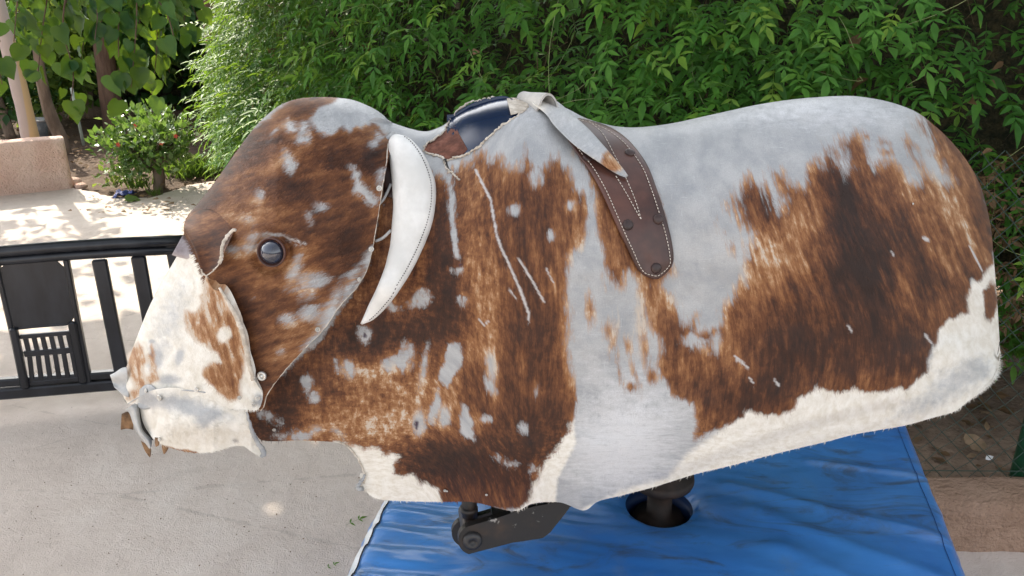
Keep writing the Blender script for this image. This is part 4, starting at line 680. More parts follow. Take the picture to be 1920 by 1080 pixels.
rough_wall('low_garden_wall', (tuple(wr_ + wd_ * 3.2 + [0, -.05]), tuple(wr_ + [.09, -.02])), .43, .20, M['plaster'], 'low peach plastered garden wall at the edge of the paving', 'wall', .05, .012, .03, 9)

# ================================================================ CHAIN-LINK FENCE
fe = thing('chain_link_fence', (1.5, 2.19, .17), 'dark green chain-link fence standing on the low tan kerb wall', 'fence')
mb = MB(); y0 = 2.13; s = .068
def fy(x): return 2.185 - .02 * (x - .62)
def zig(x0, x1, z0, z1, slope):
    out = []
    return out
for k in range(-26, 64):
    for sg in (1, -1):
        x0 = .7 + k * s; pts = []
        for z in np.arange(.165, 1.25, s / 2):
            x = x0 + sg * (z - .165)
            if .66 < x < 2.9: pts.append([x, fy(x) + .003 * sg * (1 if int(round((z - .165) / (s / 2))) % 2 else -1), z + .004 * math.sin(9 * x + k)])
        if len(pts) > 2: mb.add(*tube(pts, .0013, 4, False))
mb.build('wire_mesh', M['wire'], fe)
pb = on_z(1914., 884., .31); mb = MB(); mb.add(*tube([[1.63, fy(1.63) + .03, .12], [1.63, fy(1.63) + .03, 1.5]], .021, 12)); mb.add(*lathe((1.63, fy(1.63) + .03, 1.5), (0, 0, 1), [(.023, 0), (.023, .012), (.012, .02)], 12)); mb.build('post', M['post'], fe)
mb = MB(); mb.add(*tube([[.66, fy(.66), .19], [1.6, fy(1.6), .195], [2.9, fy(2.9), .19]], .0016, 5)); mb.build('tension_wire', M['wire'], fe)

# ================================================================ GATE
def gy_(px): return np.interp(px, [0, 345], [2.87, 3.03])
gt = thing('barrier_gate', (-1.75, 2.92, 0), 'low black painted metal gate panel with slats standing behind the muzzle', 'gate')
gu = on_y(345., 600., 3.03) - on_y(0., 600., 2.87); gu[2] = 0; gu /= np.linalg.norm(gu); gn = np.array([gu[1], -gu[0], 0]); g0 = np.array([on_y(0., 600., 2.87)[0], 2.87, 0])
def gp(px, py):                                    # a photo point on the gate's plane -> (along, height)
    r = ray(float(px), float(py)); t = ((g0 - CAM) @ gn) / (r @ gn); p = CAM + t * r; return float((p - g0) @ gu), float(p[2])
def gbar(mb, p, q, wd, th, dn=0., b=.006):         # a bar between two photo points, width wd across, th deep
    (a0, z0), (a1, z1) = gp(*p), gp(*q); A_ = g0 + gu * a0 + np.array([0, 0, z0]); B_ = g0 + gu * a1 + np.array([0, 0, z1]); d = (B_ - A_) / 2; s_ = np.cross(gn, d / np.linalg.norm(d)); mb.add(*bbox((A_ + B_) / 2 + gn * dn, s_ * wd / 2, gn * th / 2, d, b))
def rail(mb, pts, r, dn=0.):
    P_ = [g0 + gu * gp(*p)[0] + np.array([0, 0, gp(*p)[1]]) + gn * dn for p in pts]; mb.add(*tube(np.array(P_), r, 12, True, lambda t, a: 1 + .25 * np.abs(np.cos(a)) ** 4))
mb = MB(); rail(mb, [(-330,498),(-150,480),(0,471),(110,462),(220,455),(352,450)], .0225, .004); mb.build('top_rail', M['gate'], gt)
mb = MB(); rail(mb, [(-330,516),(-150,498),(0,489),(110,480),(220,473),(352,467)], .021, -.004); mb.build('top_rail', M['gate'], gt)
for x0, y0_, x1, y1_ in [(-205,505,-162,740),(186,486,229,702),(259,480,300,708),(322,452,372,720),(-300,505,-262,745)]:
    mb = MB(); gbar(mb, (x0, y0_), (x1, y1_), .054, .026); mb.build('upright', M['gate'], gt, False)
mb = MB(); gbar(mb, (-330, 764), (380, 706), .046, .034, .006); mb.build('bottom_rail', M['gate'], gt, False); mb = MB(); gbar(mb, (-330, 742), (380, 690), .034, .034, -.006); mb.build('bottom_rail', M['gate'], gt, False)
def gpoly(mb, pts, th, dn):
    P_ = np.array([g0 + gu * gp(*p)[0] + np.array([0, 0, gp(*p)[1]]) + gn * dn for p in pts]); n = len(P_); mb.add(np.concatenate([P_ + gn * th / 2, P_ - gn * th / 2]), [list(range(n)), list(range(n, 2 * n))[::-1]] + [[i, i + n, (i + 1) % n + n, (i + 1) % n] for i in range(n)])
mb = MB(); gpoly(mb, [(-8,512),(4,500),(12,493),(106,488),(122,502),(143,588),(136,600),(132,606),(34,617),(22,606),(14,598)], .010, .004); mb.build('plate', M['gate'], gt, False)
mb = MB(); gbar(mb, (124, 485), (168, 716), .020, .030); mb.build('stile', M['gate'], gt, False); mb = MB(); gbar(mb, (-6, 495), (48, 726), .020, .030); mb.build('stile', M['gate'], gt, False)
gr = MB(); gbar(gr, (27, 612), (50, 724), .030, .026, .016); gbar(gr, (137, 600), (158, 714), .030, .026, .016); gbar(gr, (38, 630), (136, 622), .018, .016, .006, .003); gbar(gr, (46, 662), (143, 654), .026, .016, .006, .003); gbar(gr, (52, 718), (154, 708), .020, .016, .006, .003); gbar(gr, (36, 614), (134, 606), .008, .012, .006, .002)
for f in np.linspace(.10, .92, 6):
    gbar(gr, (38 + f * 98, 630 - 8 * f), (46 + f * 97, 662 - 8 * f), .017, .012, .006, .002); gbar(gr, (46 + f * 97, 662 - 8 * f), (52 + f * 102, 718 - 10 * f), .017, .012, .006, .002)
gr.build('slat_panel', M['gate'], gt, False)
for px in (-262, 372):
    mb = MB(); (aa, zz) = gp(px, 735); c = g0 + gu * aa; mb.add(*bbox(c + np.array([0, 0, zz * .5 - .002]), gu * .022, gn * .022, np.array([0, 0, zz * .5 + .004]), .004)); mb.add(*bbox(c + np.array([0, 0, .006]), gu * .03, gn * .16, np.array([0, 0, .006]), .003)); mb.build('foot', M['gate'], gt, False)

# ================================================================ VEGETATION
def leaf_tpl(w=.16, fold=.06, droop=.12, mid=.42):  # pointed leaf along +y, unit length, normal +z
    V = np.array([(0, 0, 0), (-w * .7, mid * .45, fold * .6), (0, mid * .5, 0), (w * .7, mid * .45, fold * .6), (-w, mid, fold), (0, mid, -.01), (w, mid, fold), (-w * .55, .74, fold * .4 - droop * .4), (0, .74, -droop * .45), (w * .55, .74, fold * .4 - droop * .4), (0, 1, -droop)])
    return V, np.array([(0, 2, 1), (0, 3, 2), (1, 2, 5), (1, 5, 4), (2, 3, 6), (2, 6, 5), (4, 5, 8), (4, 8, 7), (5, 6, 9), (5, 9, 8), (7, 8, 10), (8, 9, 10)])
def heart_tpl():
    h = [(0, .08), (-.16, .0), (-.34, .06), (-.44, .24), (-.40, .46), (-.28, .66), (-.13, .84), (0, 1.0)]; L = [(x, y, .16 * abs(x) / .44 + .05 * math.sin(11 * y) - .25 * y * y) for x, y in h]; mid = [(0, y, -.03 - .22 * y * y) for y in (.25, .46, .66, .84)]
    V = L + [(-x, y, z) for x, y, z in L[1:-1]] + mid; Fc = []; m = [0, 14, 15, 16, 17, 7]
    for left, sg in (([0, 1, 2, 3, 4, 5, 6, 7], 1), ([0, 8, 9, 10, 11, 12, 13, 7], -1)):
        for t in ((left[0], left[1], m[1]), (left[1], left[2], m[1]), (left[2], left[3], m[1]), (left[3], m[2], m[1]), (left[3], left[4], m[2]), (left[4], m[3], m[2]), (left[4], left[5], m[3]), (left[5], m[4], m[3]), (left[5], left[6], m[4]), (left[6], left[7], m[4])): Fc.append(t[::sg])
    return np.array(V, float), np.array(Fc)
def rot(d, nrm):                                   # frames: y along d, z near nrm
    y = d / np.linalg.norm(d, axis=1, keepdims=True); z = nrm - (nrm * y).sum(1, keepdims=True) * y; z /= np.linalg.norm(z, axis=1, keepdims=True) + 1e-9; x = np.cross(y, z); return np.stack([x, y, z], -1)
def scatter(tpl, P, Rm, S, rnd):
    V, Fc = tpl; n, k = len(P), len(V); W_ = np.einsum('nij,kj->nki', Rm, V) * S[:, None, None] + P[:, None]
    return W_.reshape(-1, 3), (Fc[None] + (np.arange(n) * k)[:, None, None]).reshape(-1, Fc.shape[1]), np.repeat(rnd, k)
def join(parts):
    V, Fc, A_, o = [], [], [], 0
    for v, f, a in parts: V.append(v); Fc.append(f + o); A_.append(a); o += len(v)
    return np.concatenate(V), np.concatenate(Fc), np.concatenate(A_)
def pinnate(np_=3):                                # a jasmine leaf: stalk, pairs of pointed leaflets and a longer one at the end
    T = leaf_tpl(); parts = []; P, D, S = [], [], []
    for i in range(np_):
        y = .28 + .5 * i / max(1, np_ - 1) if np_ > 1 else .4
        for sg in (-1, 1): P.append((0, y, -.10 * y * y)); D.append((sg * .82, .55, -.10)); S.append(.36 - .03 * i)
    P.append((0, .84, -.08)); D.append((0, 1, -.25)); S.append(.52)
    P, D, S = map(lambda a: np.array(a, float), (P, D, S)); v, f, _ = scatter(T, P, rot(D, np.tile([0, .2, 1.], (len(P), 1))), S, np.zeros(len(P)))
    st, sf = tube([(0, 0, 0), (0, .45, -.02), (0, .86, -.09)], .008, 3, False); tr = np.array([t for q_ in sf for t in ((q_[0], q_[1], q_[2]), (q_[0], q_[2], q_[3]))])
    return np.concatenate([v, st]), np.concatenate([f, tr + len(v)])
def unit(n): v = RNG.normal(size=(n, 3)); return v / np.linalg.norm(v, axis=1, keepdims=True)
HP = np.array([(5.2, 1.95), (3.2, 2.10), (1.9, 2.34), (1.0, 2.52), (.2, 2.86), (-.50, 3.45), (-1.12, 4.35), (-1.64, 5.35), (-1.96, 6.15), (-2.06, 6.75), (-1.85, 7.4)], float)
HC_ = crom(HP, 400); HT = np.gradient(HC_, axis=0); HT /= np.linalg.norm(HT, axis=1, keepdims=True); HNn = np.stack([-HT[:, 1], HT[:, 0]], 1)
def htop(x): return np.interp(x, [-2.6, -.8, .2, 1.2, 2.6], [1.85, 1.80, 1.80, 2.0, 2.4]) + .08 * np.sin(x * 5.7)
def hbot(x): return np.interp(x, [-2.6, -1.8, -.6, 1.2, 1.75, 2.6], [.12, .15, .25, .50, .46, .40])
def hsurf(i, z, d):                                # a point at depth d inside the hedge's face
    lump = .30 * (fbm(i * .022 + 5, z * 1.5, 33, 3) - .5) + .16 * (fbm(i * .06, z * 4, 35, 2) - .5); prof = .22 * np.exp(-((z - 1.0) / .55) ** 2) * sstep(240, 360, i) - .35 * np.clip(z - 1.75, 0, 1) * sstep(300, 380, i) + .12 * sstep(1.2, 2.2, z) * sstep(220, 60, i)
    k = np.clip(i.astype(int), 0, 399); q_ = HC_[k] + HNn[k] * (lump + prof - d)[:, None]; return np.stack([q_[:, 0], q_[:, 1], z], 1), np.concatenate([HNn[k], np.zeros((len(k), 1))], 1)
hd = thing('climbing_hedge', (0.2, 3.0, .3), 'dense green jasmine hedge with pointed leaves climbing behind the bull', 'hedge')
parts = []; shade = 1.0
for lay, (n, d0, d1, sz) in enumerate([(9600, -.05, .14, .118), (5800, .10, .32, .118), (1500, -.12, .0, .115)]):
    i = RNG.random(n) ** .85 * 399; k = i.astype(int); z = hbot(HC_[k, 0]) + (htop(HC_[k, 0]) - hbot(HC_[k, 0])) * RNG.random(n)
    dens = fbm(i * .05 + 2, z * 3.2, 37, 3); ok = RNG.random(n) < np.clip((dens - np.interp(i, [0, 200, 330], [.42, .36, .22])) * 6, 0.03, 1) if lay != 1 else np.ones(n, bool); i, z = i[ok], z[ok]; n = len(i)
    P, Nn = hsurf(i, z, RNG.uniform(d0, d1, n)); D = Nn * RNG.uniform(.35, 1.1, n)[:, None] + unit(n) * .65 + np.array([0, 0, -.45]); Up = Nn * .75 + np.array([0, 0, .8]) + unit(n) * .35
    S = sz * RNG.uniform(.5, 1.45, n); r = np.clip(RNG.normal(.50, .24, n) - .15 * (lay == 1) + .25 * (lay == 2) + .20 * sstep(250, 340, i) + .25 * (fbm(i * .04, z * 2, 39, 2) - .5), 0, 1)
    half = RNG.random(n) < .55
    for tp, m_ in ((pinnate(3), half), (pinnate(2), ~half)): parts.append(scatter(tp, P[m_], rot(D[m_], Up[m_]), S[m_], r[m_]))
# the top of the hedge
n = 1500; i = RNG.random(n) * 399; k = i.astype(int); d = RNG.uniform(0, .8, n); P, Nn = hsurf(i, htop(HC_[k, 0]) - .02, d); P[:, 2] += .15 * (RNG.random(n) - .4); D = unit(n) + np.array([0, 0, .25]); parts.append(scatter(pinnate(3), P, rot(D, unit(n) * .5 + np.array([0, 0, 1.])), .14 * RNG.uniform(.7, 1.2, n), RNG.random(n)))
V, Fc, r = join(parts); obj('foliage', V, Fc, M['hedge'], hd, True, {'rnd': r})
# added solid core blocking sun; shade among the twigs put into its dark colour
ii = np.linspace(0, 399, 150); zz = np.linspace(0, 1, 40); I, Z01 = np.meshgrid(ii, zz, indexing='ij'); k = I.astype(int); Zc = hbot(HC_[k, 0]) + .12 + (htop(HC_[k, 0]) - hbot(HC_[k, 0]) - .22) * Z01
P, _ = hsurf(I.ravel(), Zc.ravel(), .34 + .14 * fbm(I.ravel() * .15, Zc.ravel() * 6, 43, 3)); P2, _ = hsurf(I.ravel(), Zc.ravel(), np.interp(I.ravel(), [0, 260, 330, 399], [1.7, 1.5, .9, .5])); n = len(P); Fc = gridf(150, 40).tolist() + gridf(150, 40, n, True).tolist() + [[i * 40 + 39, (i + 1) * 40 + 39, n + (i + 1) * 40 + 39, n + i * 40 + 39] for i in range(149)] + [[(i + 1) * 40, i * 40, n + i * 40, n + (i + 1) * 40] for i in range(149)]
obj('hedge_core', np.concatenate([P, P2]), Fc, M['core'], hd)
mb = MB()
n = 1500; i = RNG.random(n) ** .9 * 395; k = i.astype(int); z = hbot(HC_[k, 0]) + (htop(HC_[k, 0]) - hbot(HC_[k, 0])) * RNG.random(n); P, Nn = hsurf(i, z, RNG.uniform(.08, .32, n)); D = unit(n) * .8 + Nn * .3 - np.array([0, 0, .35])
for j in range(n): L = RNG.uniform(.08, .26); d = D[j]; c = unit(1)[0] * L * .18; mb.add(*tube([P[j], P[j] + d * L * .5 + c, P[j] + d * L], [.0018, .0014, .0007], 3, False))
tag(mb.build('dry_twigs', M['twig'], hd), kind='stuff')
mb = MB(); n = 150; i = RNG.random(n) * 330; z = RNG.uniform(.9, 2.0, n); P, Nn = hsurf(i, z, RNG.uniform(-.06, .08, n))
for j in range(n):
    L = RNG.uniform(.15, .42); d = unit(1)[0] * .7 + Nn[j] * .25 + np.array([0, 0, -.5]); s_ = unit(1)[0] * L * .22; mb.add(*tube(crom([P[j], P[j] + d * L * .35 + s_, P[j] + d * L * .7 + s_ * .8, P[j] + d * L], 9), .0011, 4, False))
tag(mb.build('vine_stems', M['vine'], hd), kind='stuff')
# dry leaves caught low in the hedge on the right
n = 900; x = RNG.uniform(1.2, 2.7, n); z = RNG.uniform(.50, 1.15, n); P = np.stack([x, 2.36 - .1 * (x - 1.7) + RNG.uniform(-.12, .18, n), z], 1); V, Fc, r = scatter(pinnate(2), P, rot(unit(n) * .7 + np.array([0, 0, -.8]), unit(n)), RNG.uniform(.05, .11, n), RNG.random(n) * .55)
n = 330; i = RNG.random(n) * 399; k = i.astype(int); z = RNG.uniform(.4, 1.9, n); P, Nn = hsurf(i, z, RNG.uniform(-.02, .2, n)); v2, f2, r2 = scatter(leaf_tpl(.26, .12, .3), P, rot(unit(n) * .8 + np.array([0, 0, -.5]), unit(n) + Nn), RNG.uniform(.03, .075, n), RNG.random(n)); V, Fc, r = join([(V, Fc, r), (v2, f2, r2)])
obj('dry_foliage', V, Fc, M['dryleaf'], hd, True, {'rnd': r})

def limb(mb, pts, r0, r1, n=10, seed=0):
    P = crom(pts, 26); mb.add(*tube(P, np.linspace(r0, r1, 26) * (1 + .12 * (fbm(np.arange(26) * .5, np.zeros(26), seed, 2) - .5)), n))
# --- the big heart-leaved tree whose branches hang into the picture at the upper left
tr = thing('heart_leaved_tree', (-2.55, 7.2, 0), 'large shade tree with heart-shaped leaves hanging in at the upper left', 'tree')
mb = MB(); limb(mb, [(-2.55, 7.2, -.05), (-2.52, 7.15, .8), (-2.45, 7.0, 1.7), (-2.35, 6.8, 2.6), (-2.2, 6.5, 3.3)], .115, .09, 14, 3)
tips = [(-3.6, 4.6, 3.4), (-2.4, 4.0, 3.5), (-1.2, 3.4, 3.6), (-.4, 4.2, 3.9), (-3.2, 5.4, 3.6), (-1.6, 5.2, 4.2), (-2.8, 3.2, 3.2), (-.6, 2.6, 3.5), (.4, 3.6, 4.0)]
for j, t in enumerate(tips): limb(mb, [(-2.3, 6.7, 2.75 + .05 * j), tuple(np.array((-2.3, 6.6, 3.0)) * .5 + np.array(t) * .5 + [0, 0, .25]), t], .07, .018, 7, j)
heart = heart_tpl(); parts = []
strands = [((-40, -60), (4, 172)), ((18, -60), (40, 60)), ((60, -50), (58, 110)), ((95, -60), (70, 168)), ((130, -40), (122, 96)), ((118, 40), (128, 236)), ((150, -40), (178, 88)), ((175, 40), (150, 160)), ((205, -50), (215, 60)), ((230, -40), (226, 196)), ((255, -50), (246, 178)), ((262, 40), (262, 150)), ((290, -50), (284, 196)), ((310, -40), (312, 60)), ((300, -20), (318, 150)), ((330, -50), (345, 70)), ((40, -60), (26, 92)), ((170, -50), (196, 40)), ((350, -50), (372, 50)), ((270, -40), (330, 100)), ((215, -60), (175, 70)), ((-70, -60), (-40, 140)), ((-110, -40), (-90, 170))]
for j, (a, b) in enumerate(strands):
    dpt = RNG.uniform(3.5, 4.6); A_ = on_y(float(a[0]), float(a[1]), dpt); B_ = on_y(float(b[0]), float(b[1]) - 14, dpt + RNG.uniform(-.15, .15)); top = A_ + np.array([RNG.uniform(-.2, .2), RNG.uniform(0, .3), RNG.uniform(.9, 1.3)])
    P = crom([top, A_ * .6 + top * .4 + [.04, 0, 0], A_, (A_ + B_) / 2 + unit(1)[0] * .04, B_], 40); mb.add(*tube(P, np.linspace(.008, .002, 40), 5)); n = max(16, int(np.linalg.norm(B_ - top) * 26))
    t = np.clip((np.arange(n) + RNG.random(n)) / n * 39, 0, 39).astype(int); Q = P[t] + unit(n) * .05; D = unit(n) * .50 + np.array([0, -.10, -.95]); Nr = unit(n) * .75 + np.array([.05, -.8, .15]); parts.append(scatter(heart, Q, rot(D, Nr), RNG.uniform(.055, .118, n), RNG.random(n)))
n = 12500; c = np.array([(-3.3, 4.7, 3.35), (-2.3, 4.2, 3.4), (-1.3, 3.6, 3.6), (-.3, 4.2, 3.9), (-3.2, 5.4, 3.6), (-1.7, 5.1, 4.0), (-2.8, 3.4, 3.15), (-.6, 2.9, 3.5), (-2.4, 5.3, 3.9), (.5, 3.7, 3.9), (-4.2, 5.6, 3.5), (-4.3, 4.9, 3.4), (-4.5, 6.4, 3.6)]); j = RNG.integers(0, len(c), n); Q = c[j] + unit(n) * (RNG.random(n)[:, None] ** .5) * np.array([.95, .9, .55])  # unseen overhead leaf clusters added to shade the bull and near paving
parts.append(scatter(heart, Q, rot(unit(n) * .7 + np.array([0, 0, -.6]), unit(n) * .6 + np.array([0, 0, .9])), RNG.uniform(.11, .19, n), RNG.random(n)))
mb.build('trunk', M['redbark'], tr); V, Fc, r = join(parts); obj('crown', V, Fc, M['heart'], tr, True, {'rnd': r})

def bush(name, base, centres, n, lsz, mat_, tm, label, cat, trunk, tpl=None, kind=None, group=None, up=.3, shell=.5):
    t = thing(name, base, label, cat, group); mb = MB()
    for pts, r0, r1 in trunk: limb(mb, pts, r0, r1, 8, len(pts))
    mb.build('trunk', tm, t); c = np.array(centres, float); vol = c[:, 3] * c[:, 4] * c[:, 5]; j = RNG.choice(len(c), n, p=vol / vol.sum()); u = unit(n) * (RNG.random(n)[:, None] ** (shell)); Q = c[j, :3] + u * c[j, 3:6]
    D = u * .7 + unit(n) * .6 + np.array([0, 0, up]); Nr = unit(n) * .6 + np.array([0, -.1, .9]); r = np.clip(RNG.normal(.5, .25, n), 0, 1); V, Fc, rr = scatter(tpl or leaf_tpl(.3, .05, .1, .5), Q, rot(D, Nr), lsz * RNG.uniform(.6, 1.3, n), r); obj('crown', V, Fc, mat_, t, True, {'rnd': rr}); return t
hb = on_z(297., 349., 0.)
def H(px, py, dy=0.): p = on_y(float(px), float(py), hb[1] + dy); return p
cs = []
for px, py, rx, ry, dy in [(300,285,46,38,0),(250,262,48,36,.05),(215,270,40,26,.0),(240,300,46,26,-.1),(225,232,30,26,.1),(275,225,34,30,.1),(320,232,26,30,.1),(345,262,30,30,.0),(330,300,34,26,-.05),(262,320,36,18,-.1),(200,252,26,14,.0),(300,250,50,36,-.15),(352,232,18,22,.05),(238,206,22,12,.1),(285,205,16,16,.1)]:
    p = H(px, py, dy); s_ = 6.9 / F; cs.append((*p, rx * s_, .30 * (rx / 40), ry * s_))
hib = bush('hibiscus_shrub', tuple(hb), cs, 1900, .060, M['gloss'], M['bark'], 'small round hibiscus shrub with glossy leaves and red flowers', 'shrub', [([tuple(hb - [0, 0, .05]), tuple(hb + [.02, 0, .12]), tuple(hb + [-.02, 0, .26])], .055, .04)] + [([tuple(hb + [-.01, 0, .18]), tuple(hb * .5 + np.array(c[:3]) * .5 + [0, 0, .1]), tuple(c[:3])], .022, .006) for c in cs], shell=.62, up=.5)
for px, py in [(253,236),(222,271),(330,255),(303,268)]:
    p = H(px, py, -.25); pt = leaf_tpl(.34, .08, .2); n = 5; a = np.arange(n) * 2 * math.pi / n; d = np.stack([np.cos(a), -.5 + 0 * a, np.sin(a)], 1); V, Fc, r = scatter(pt, np.tile(p, (n, 1)), rot(d, np.tile([0, -1., .3], (n, 1))), np.full(n, .024), np.full(n, .5)); obj('flower', V, Fc, M['flower'], hib, True)
# weeds at the foot of the hedge and by the shrub
def tuft(px, py, n, h, sp, label, dens=1.):
    p = on_z(float(px), float(py), 0.); t = np.stack([RNG.normal(0, sp, n), RNG.normal(0, sp * .7, n), np.zeros(n) - .01], 1) + p; bl = leaf_tpl(.05, .01, .35, .4); V, Fc, r = scatter(bl, t, rot(unit(n) * .5 + np.array([0, 0, 1.]), unit(n)), h * RNG.uniform(.5, 1.2, n), RNG.random(n)); return tag(obj('grass_tuft', V, Fc, M['grass'], None, True, {'rnd': r}), label, 'grass', None, 'stuff')
tuft(366, 326, 420, .17, .13, 'sunlit yellow-green grass tuft at the foot of the hedge'); tuft(293, 365, 40, .08, .03, 'tiny green weed on the bare dirt below the shrub'); tuft(262, 352, 70, .14, .05, 'dark green weed beside the shrub stem')
w2 = on_z(218., 352., 0.); n = 60; P = w2 + np.stack([RNG.normal(0, .07, n), RNG.normal(0, .05, n), RNG.uniform(.02, .16, n)], 1); V, Fc, r = scatter(leaf_tpl(.3, .05, .1, .5), P, rot(unit(n) + np.array([0, 0, .6]), unit(n) * .5 + np.array([0, 0, 1.])), RNG.uniform(.04, .07, n), RNG.uniform(.5, 1, n)); mb = MB(); [mb.add(*tube([w2, P[j]], .003, 3, False)) for j in range(0, n, 4)]
sd_ = thing('seedling', tuple(w2), 'bright green seedling growing low in front of the hibiscus shrub', 'plant'); obj('leaves', V, Fc, M['acacia'], sd_, True, {'rnd': r}); mb.build('stem', M['vine'], sd_)
# --- trunks and trees beyond
def trunk_px(pts, y):
    out = []
    for px, py, *dz in pts: out.append(tuple(on_y(float(px), float(py), y)))
    return out
y1 = 7.35; tp = trunk_px([(64, 300), (58, 262), (48, 215), (36, 165), (22, 110), (8, 55), (-10, -20), (-30, -120)], y1); tp[0] = (tp[1][0] + .03, y1, -.05)
t1 = thing('pale_trunk_tree', (tp[0][0], y1, 0), 'tree with peeling pale bark behind the low peach wall', 'tree'); mb = MB(); limb(mb, tp, .078, .055, 14, 5); mb.build('trunk', M['palebark'], t1)
n = 500; top = np.array(tp[-1]); Q = top + np.array([-1.3, .2, .6]) + unit(n) * (RNG.random(n)[:, None] ** .5) * np.array([1.5, 1.3, .8]); V, Fc, r = scatter(heart, Q, rot(unit(n) + np.array([0, 0, -.3]), unit(n) + np.array([0, 0, .6])), RNG.uniform(.09, .15, n), RNG.random(n)); obj('crown', V, Fc, M['heart'], t1, True, {'rnd': r})
b2 = on_z(121., 283., 0.); y2 = b2[1]; tp2 = [tuple(b2 - [0, 0, .05])] + trunk_px([(112, 255), (98, 225), (88, 195), (78, 150), (70, 90)], y2)
cs2 = [(*on_y(float(px), float(py), y2 + dy + 1.3), .55, .5, .32) for px, py, dy in [(60, 120, .3), (100, 160, .2), (130, 130, .4), (80, 60, .2), (140, 60, .3), (90, 190, .5)]]
bush('leaning_trunk_tree', (b2[0], b2[1], 0), cs2, 1500, .11, M['acacia'], M['bark'], 'small tree with a leaning brown trunk and light feathery leaves, right of the pale trunk', 'tree', [(tp2, .075, .045)], up=0.)
b3 = on_z(-10., 300., 0.)
bush('dark_garden_shrub', tuple(on_z(12., 252., 0.)), [(*(on_z(x, 255., 0.) + [0, dy, z]), .55, .5, .42) for x, dy, z in [(0., 0, .5), (30., .3, .6), (-40., 0, .6), (10., .2, 1.0)]], 1500, .10, M['dark'], M['bark'], 'dark green garden shrub left of the pale trunk', 'shrub', [([tuple(on_z(22., 262., 0.)), tuple(on_z(10., 255., 0.) + [0, 0, .5]), tuple(on_z(-6., 255., 0.) + [0, 0, 1.1])], .06, .03)])
# far hedge of dark leaves closing the garden
fh = thing('far_garden_hedge', (-5.5, 11.5, 0), 'tall dark green hedge along the back of the garden', 'hedge')
n = 9000; x = RNG.uniform(-12.5, .8, n); zt = np.interp(x, [-12.5, -8.5, -7.2, -6.0, -4.2, 0.], [1.5, 1.25, 1.3, 1.9, 2.6, 3.0]); z = zt * RNG.random(n); yy = 11.2 + .3 * x * 0 + .8 * (fbm(x * .8, z * .8, 51, 3) - .5) + RNG.uniform(-.1, .5, n); P = np.stack([x, yy, z], 1)
V, Fc, r = scatter(leaf_tpl(.3, .05, .1, .5), P, rot(unit(n) + np.array([0, -.3, -.2]), unit(n) * .7 + np.array([0, -.5, .6])), RNG.uniform(.12, .24, n), np.clip(RNG.normal(.35, .25, n), 0, 1)); obj('foliage', V, Fc, M['dark'], fh, True, {'rnd': r})
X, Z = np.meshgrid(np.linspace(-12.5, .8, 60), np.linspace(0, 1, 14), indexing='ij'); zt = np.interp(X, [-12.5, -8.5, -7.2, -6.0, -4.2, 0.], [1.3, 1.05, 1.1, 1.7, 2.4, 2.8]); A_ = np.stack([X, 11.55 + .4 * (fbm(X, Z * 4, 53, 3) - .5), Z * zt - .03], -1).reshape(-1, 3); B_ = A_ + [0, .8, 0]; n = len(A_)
obj('hedge_core', np.concatenate([A_, B_]), gridf(60, 14).tolist() + gridf(60, 14, n, True).tolist() + [[i * 14 + 13, i * 14 + 27, n + i * 14 + 27, n + i * 14 + 13] for i in range(59)], M['core'], fh)  # solid core, inner shade put into its dark colour
p = (-5.5, 10.5, 0); bush('light_garden_tree', p, [(-5.7, 10.5, .95, .6, .4, .4), (-5.2, 10.4, 1.2, .6, .4, .4), (-6.1, 10.6, 1.5, .7, .5, .45), (-5.5, 10.5, 1.9, .8, .5, .4), (-4.7, 10.6, .8, .5, .3, .4)], 2600, .12, M['acacia'], M['bark'], 'light green feathery small tree in front of the tall back hedge', 'tree', [([(-5.5, 10.5, -.05), (-5.45, 10.5, .6), (-5.6, 10.5, 1.6)], .07, .03)], up=0.)
p = (-2.9, 9.6, 0); bush('dense_shade_tree', p, [(-3.2, 9.6, 1.6, 1.1, .7, .7), (-4.4, 9.8, 1.7, .8, .6, .5), (-2.3, 9.4, 1.5, 1.0, .7, .8), (-3.9, 9.6, 1.3, .7, .5, .5)], 3800, .19, M['dark'], M['redbark'], 'dense dark tree with a brown trunk behind the hibiscus shrub', 'tree', [([(-4.75, 9.6, -.05), (-4.7, 9.6, 1.0), (-4.6, 9.6, 2.4)], .13, .09)], up=-.2, tpl=heart)
pa, pb_ = on_z(156., 267., 0.), None; pt = on_y(134., 165., pa[1]); mb = MB(); mb.add(*tube([pa - [0, 0, .05], (pa + pt) / 2, pt], .016, 10)); tag(mb.build('garden_pole', M['poleg'], None), 'thin pale green leaning pole right of the leaning trunk', 'pole')
tb = on_z(75., 264., 0.); tbo = thing('plant_tub', tuple(tb), 'grey garden tub with a rim standing behind the pale trunk', 'tub'); obj('pot', *lathe(tb, (0, 0, 1), [(.085, 0), (.10, .12), (.12, .23), (.115, .235), (.10, .22), (.02, .21)], 20), M['tub'], tbo); obj('rim', *lathe(tb + [0, 0, .215], (0, 0, 1), [(.12, 0), (.13, .008), (.13, .022), (.12, .026), (.112, .02)], 20), simple('tub_rim', (.26, .26, .27), (.4, .4, .4), 20., .5), tbo)
rough_wall('rubble_wall', ((-9.4, 9.9), (-6.3, 9.7)), .55, .3, M['stone'], 'low rubble stone wall behind the plant tub', 'wall', .08, .10, .06, 15)
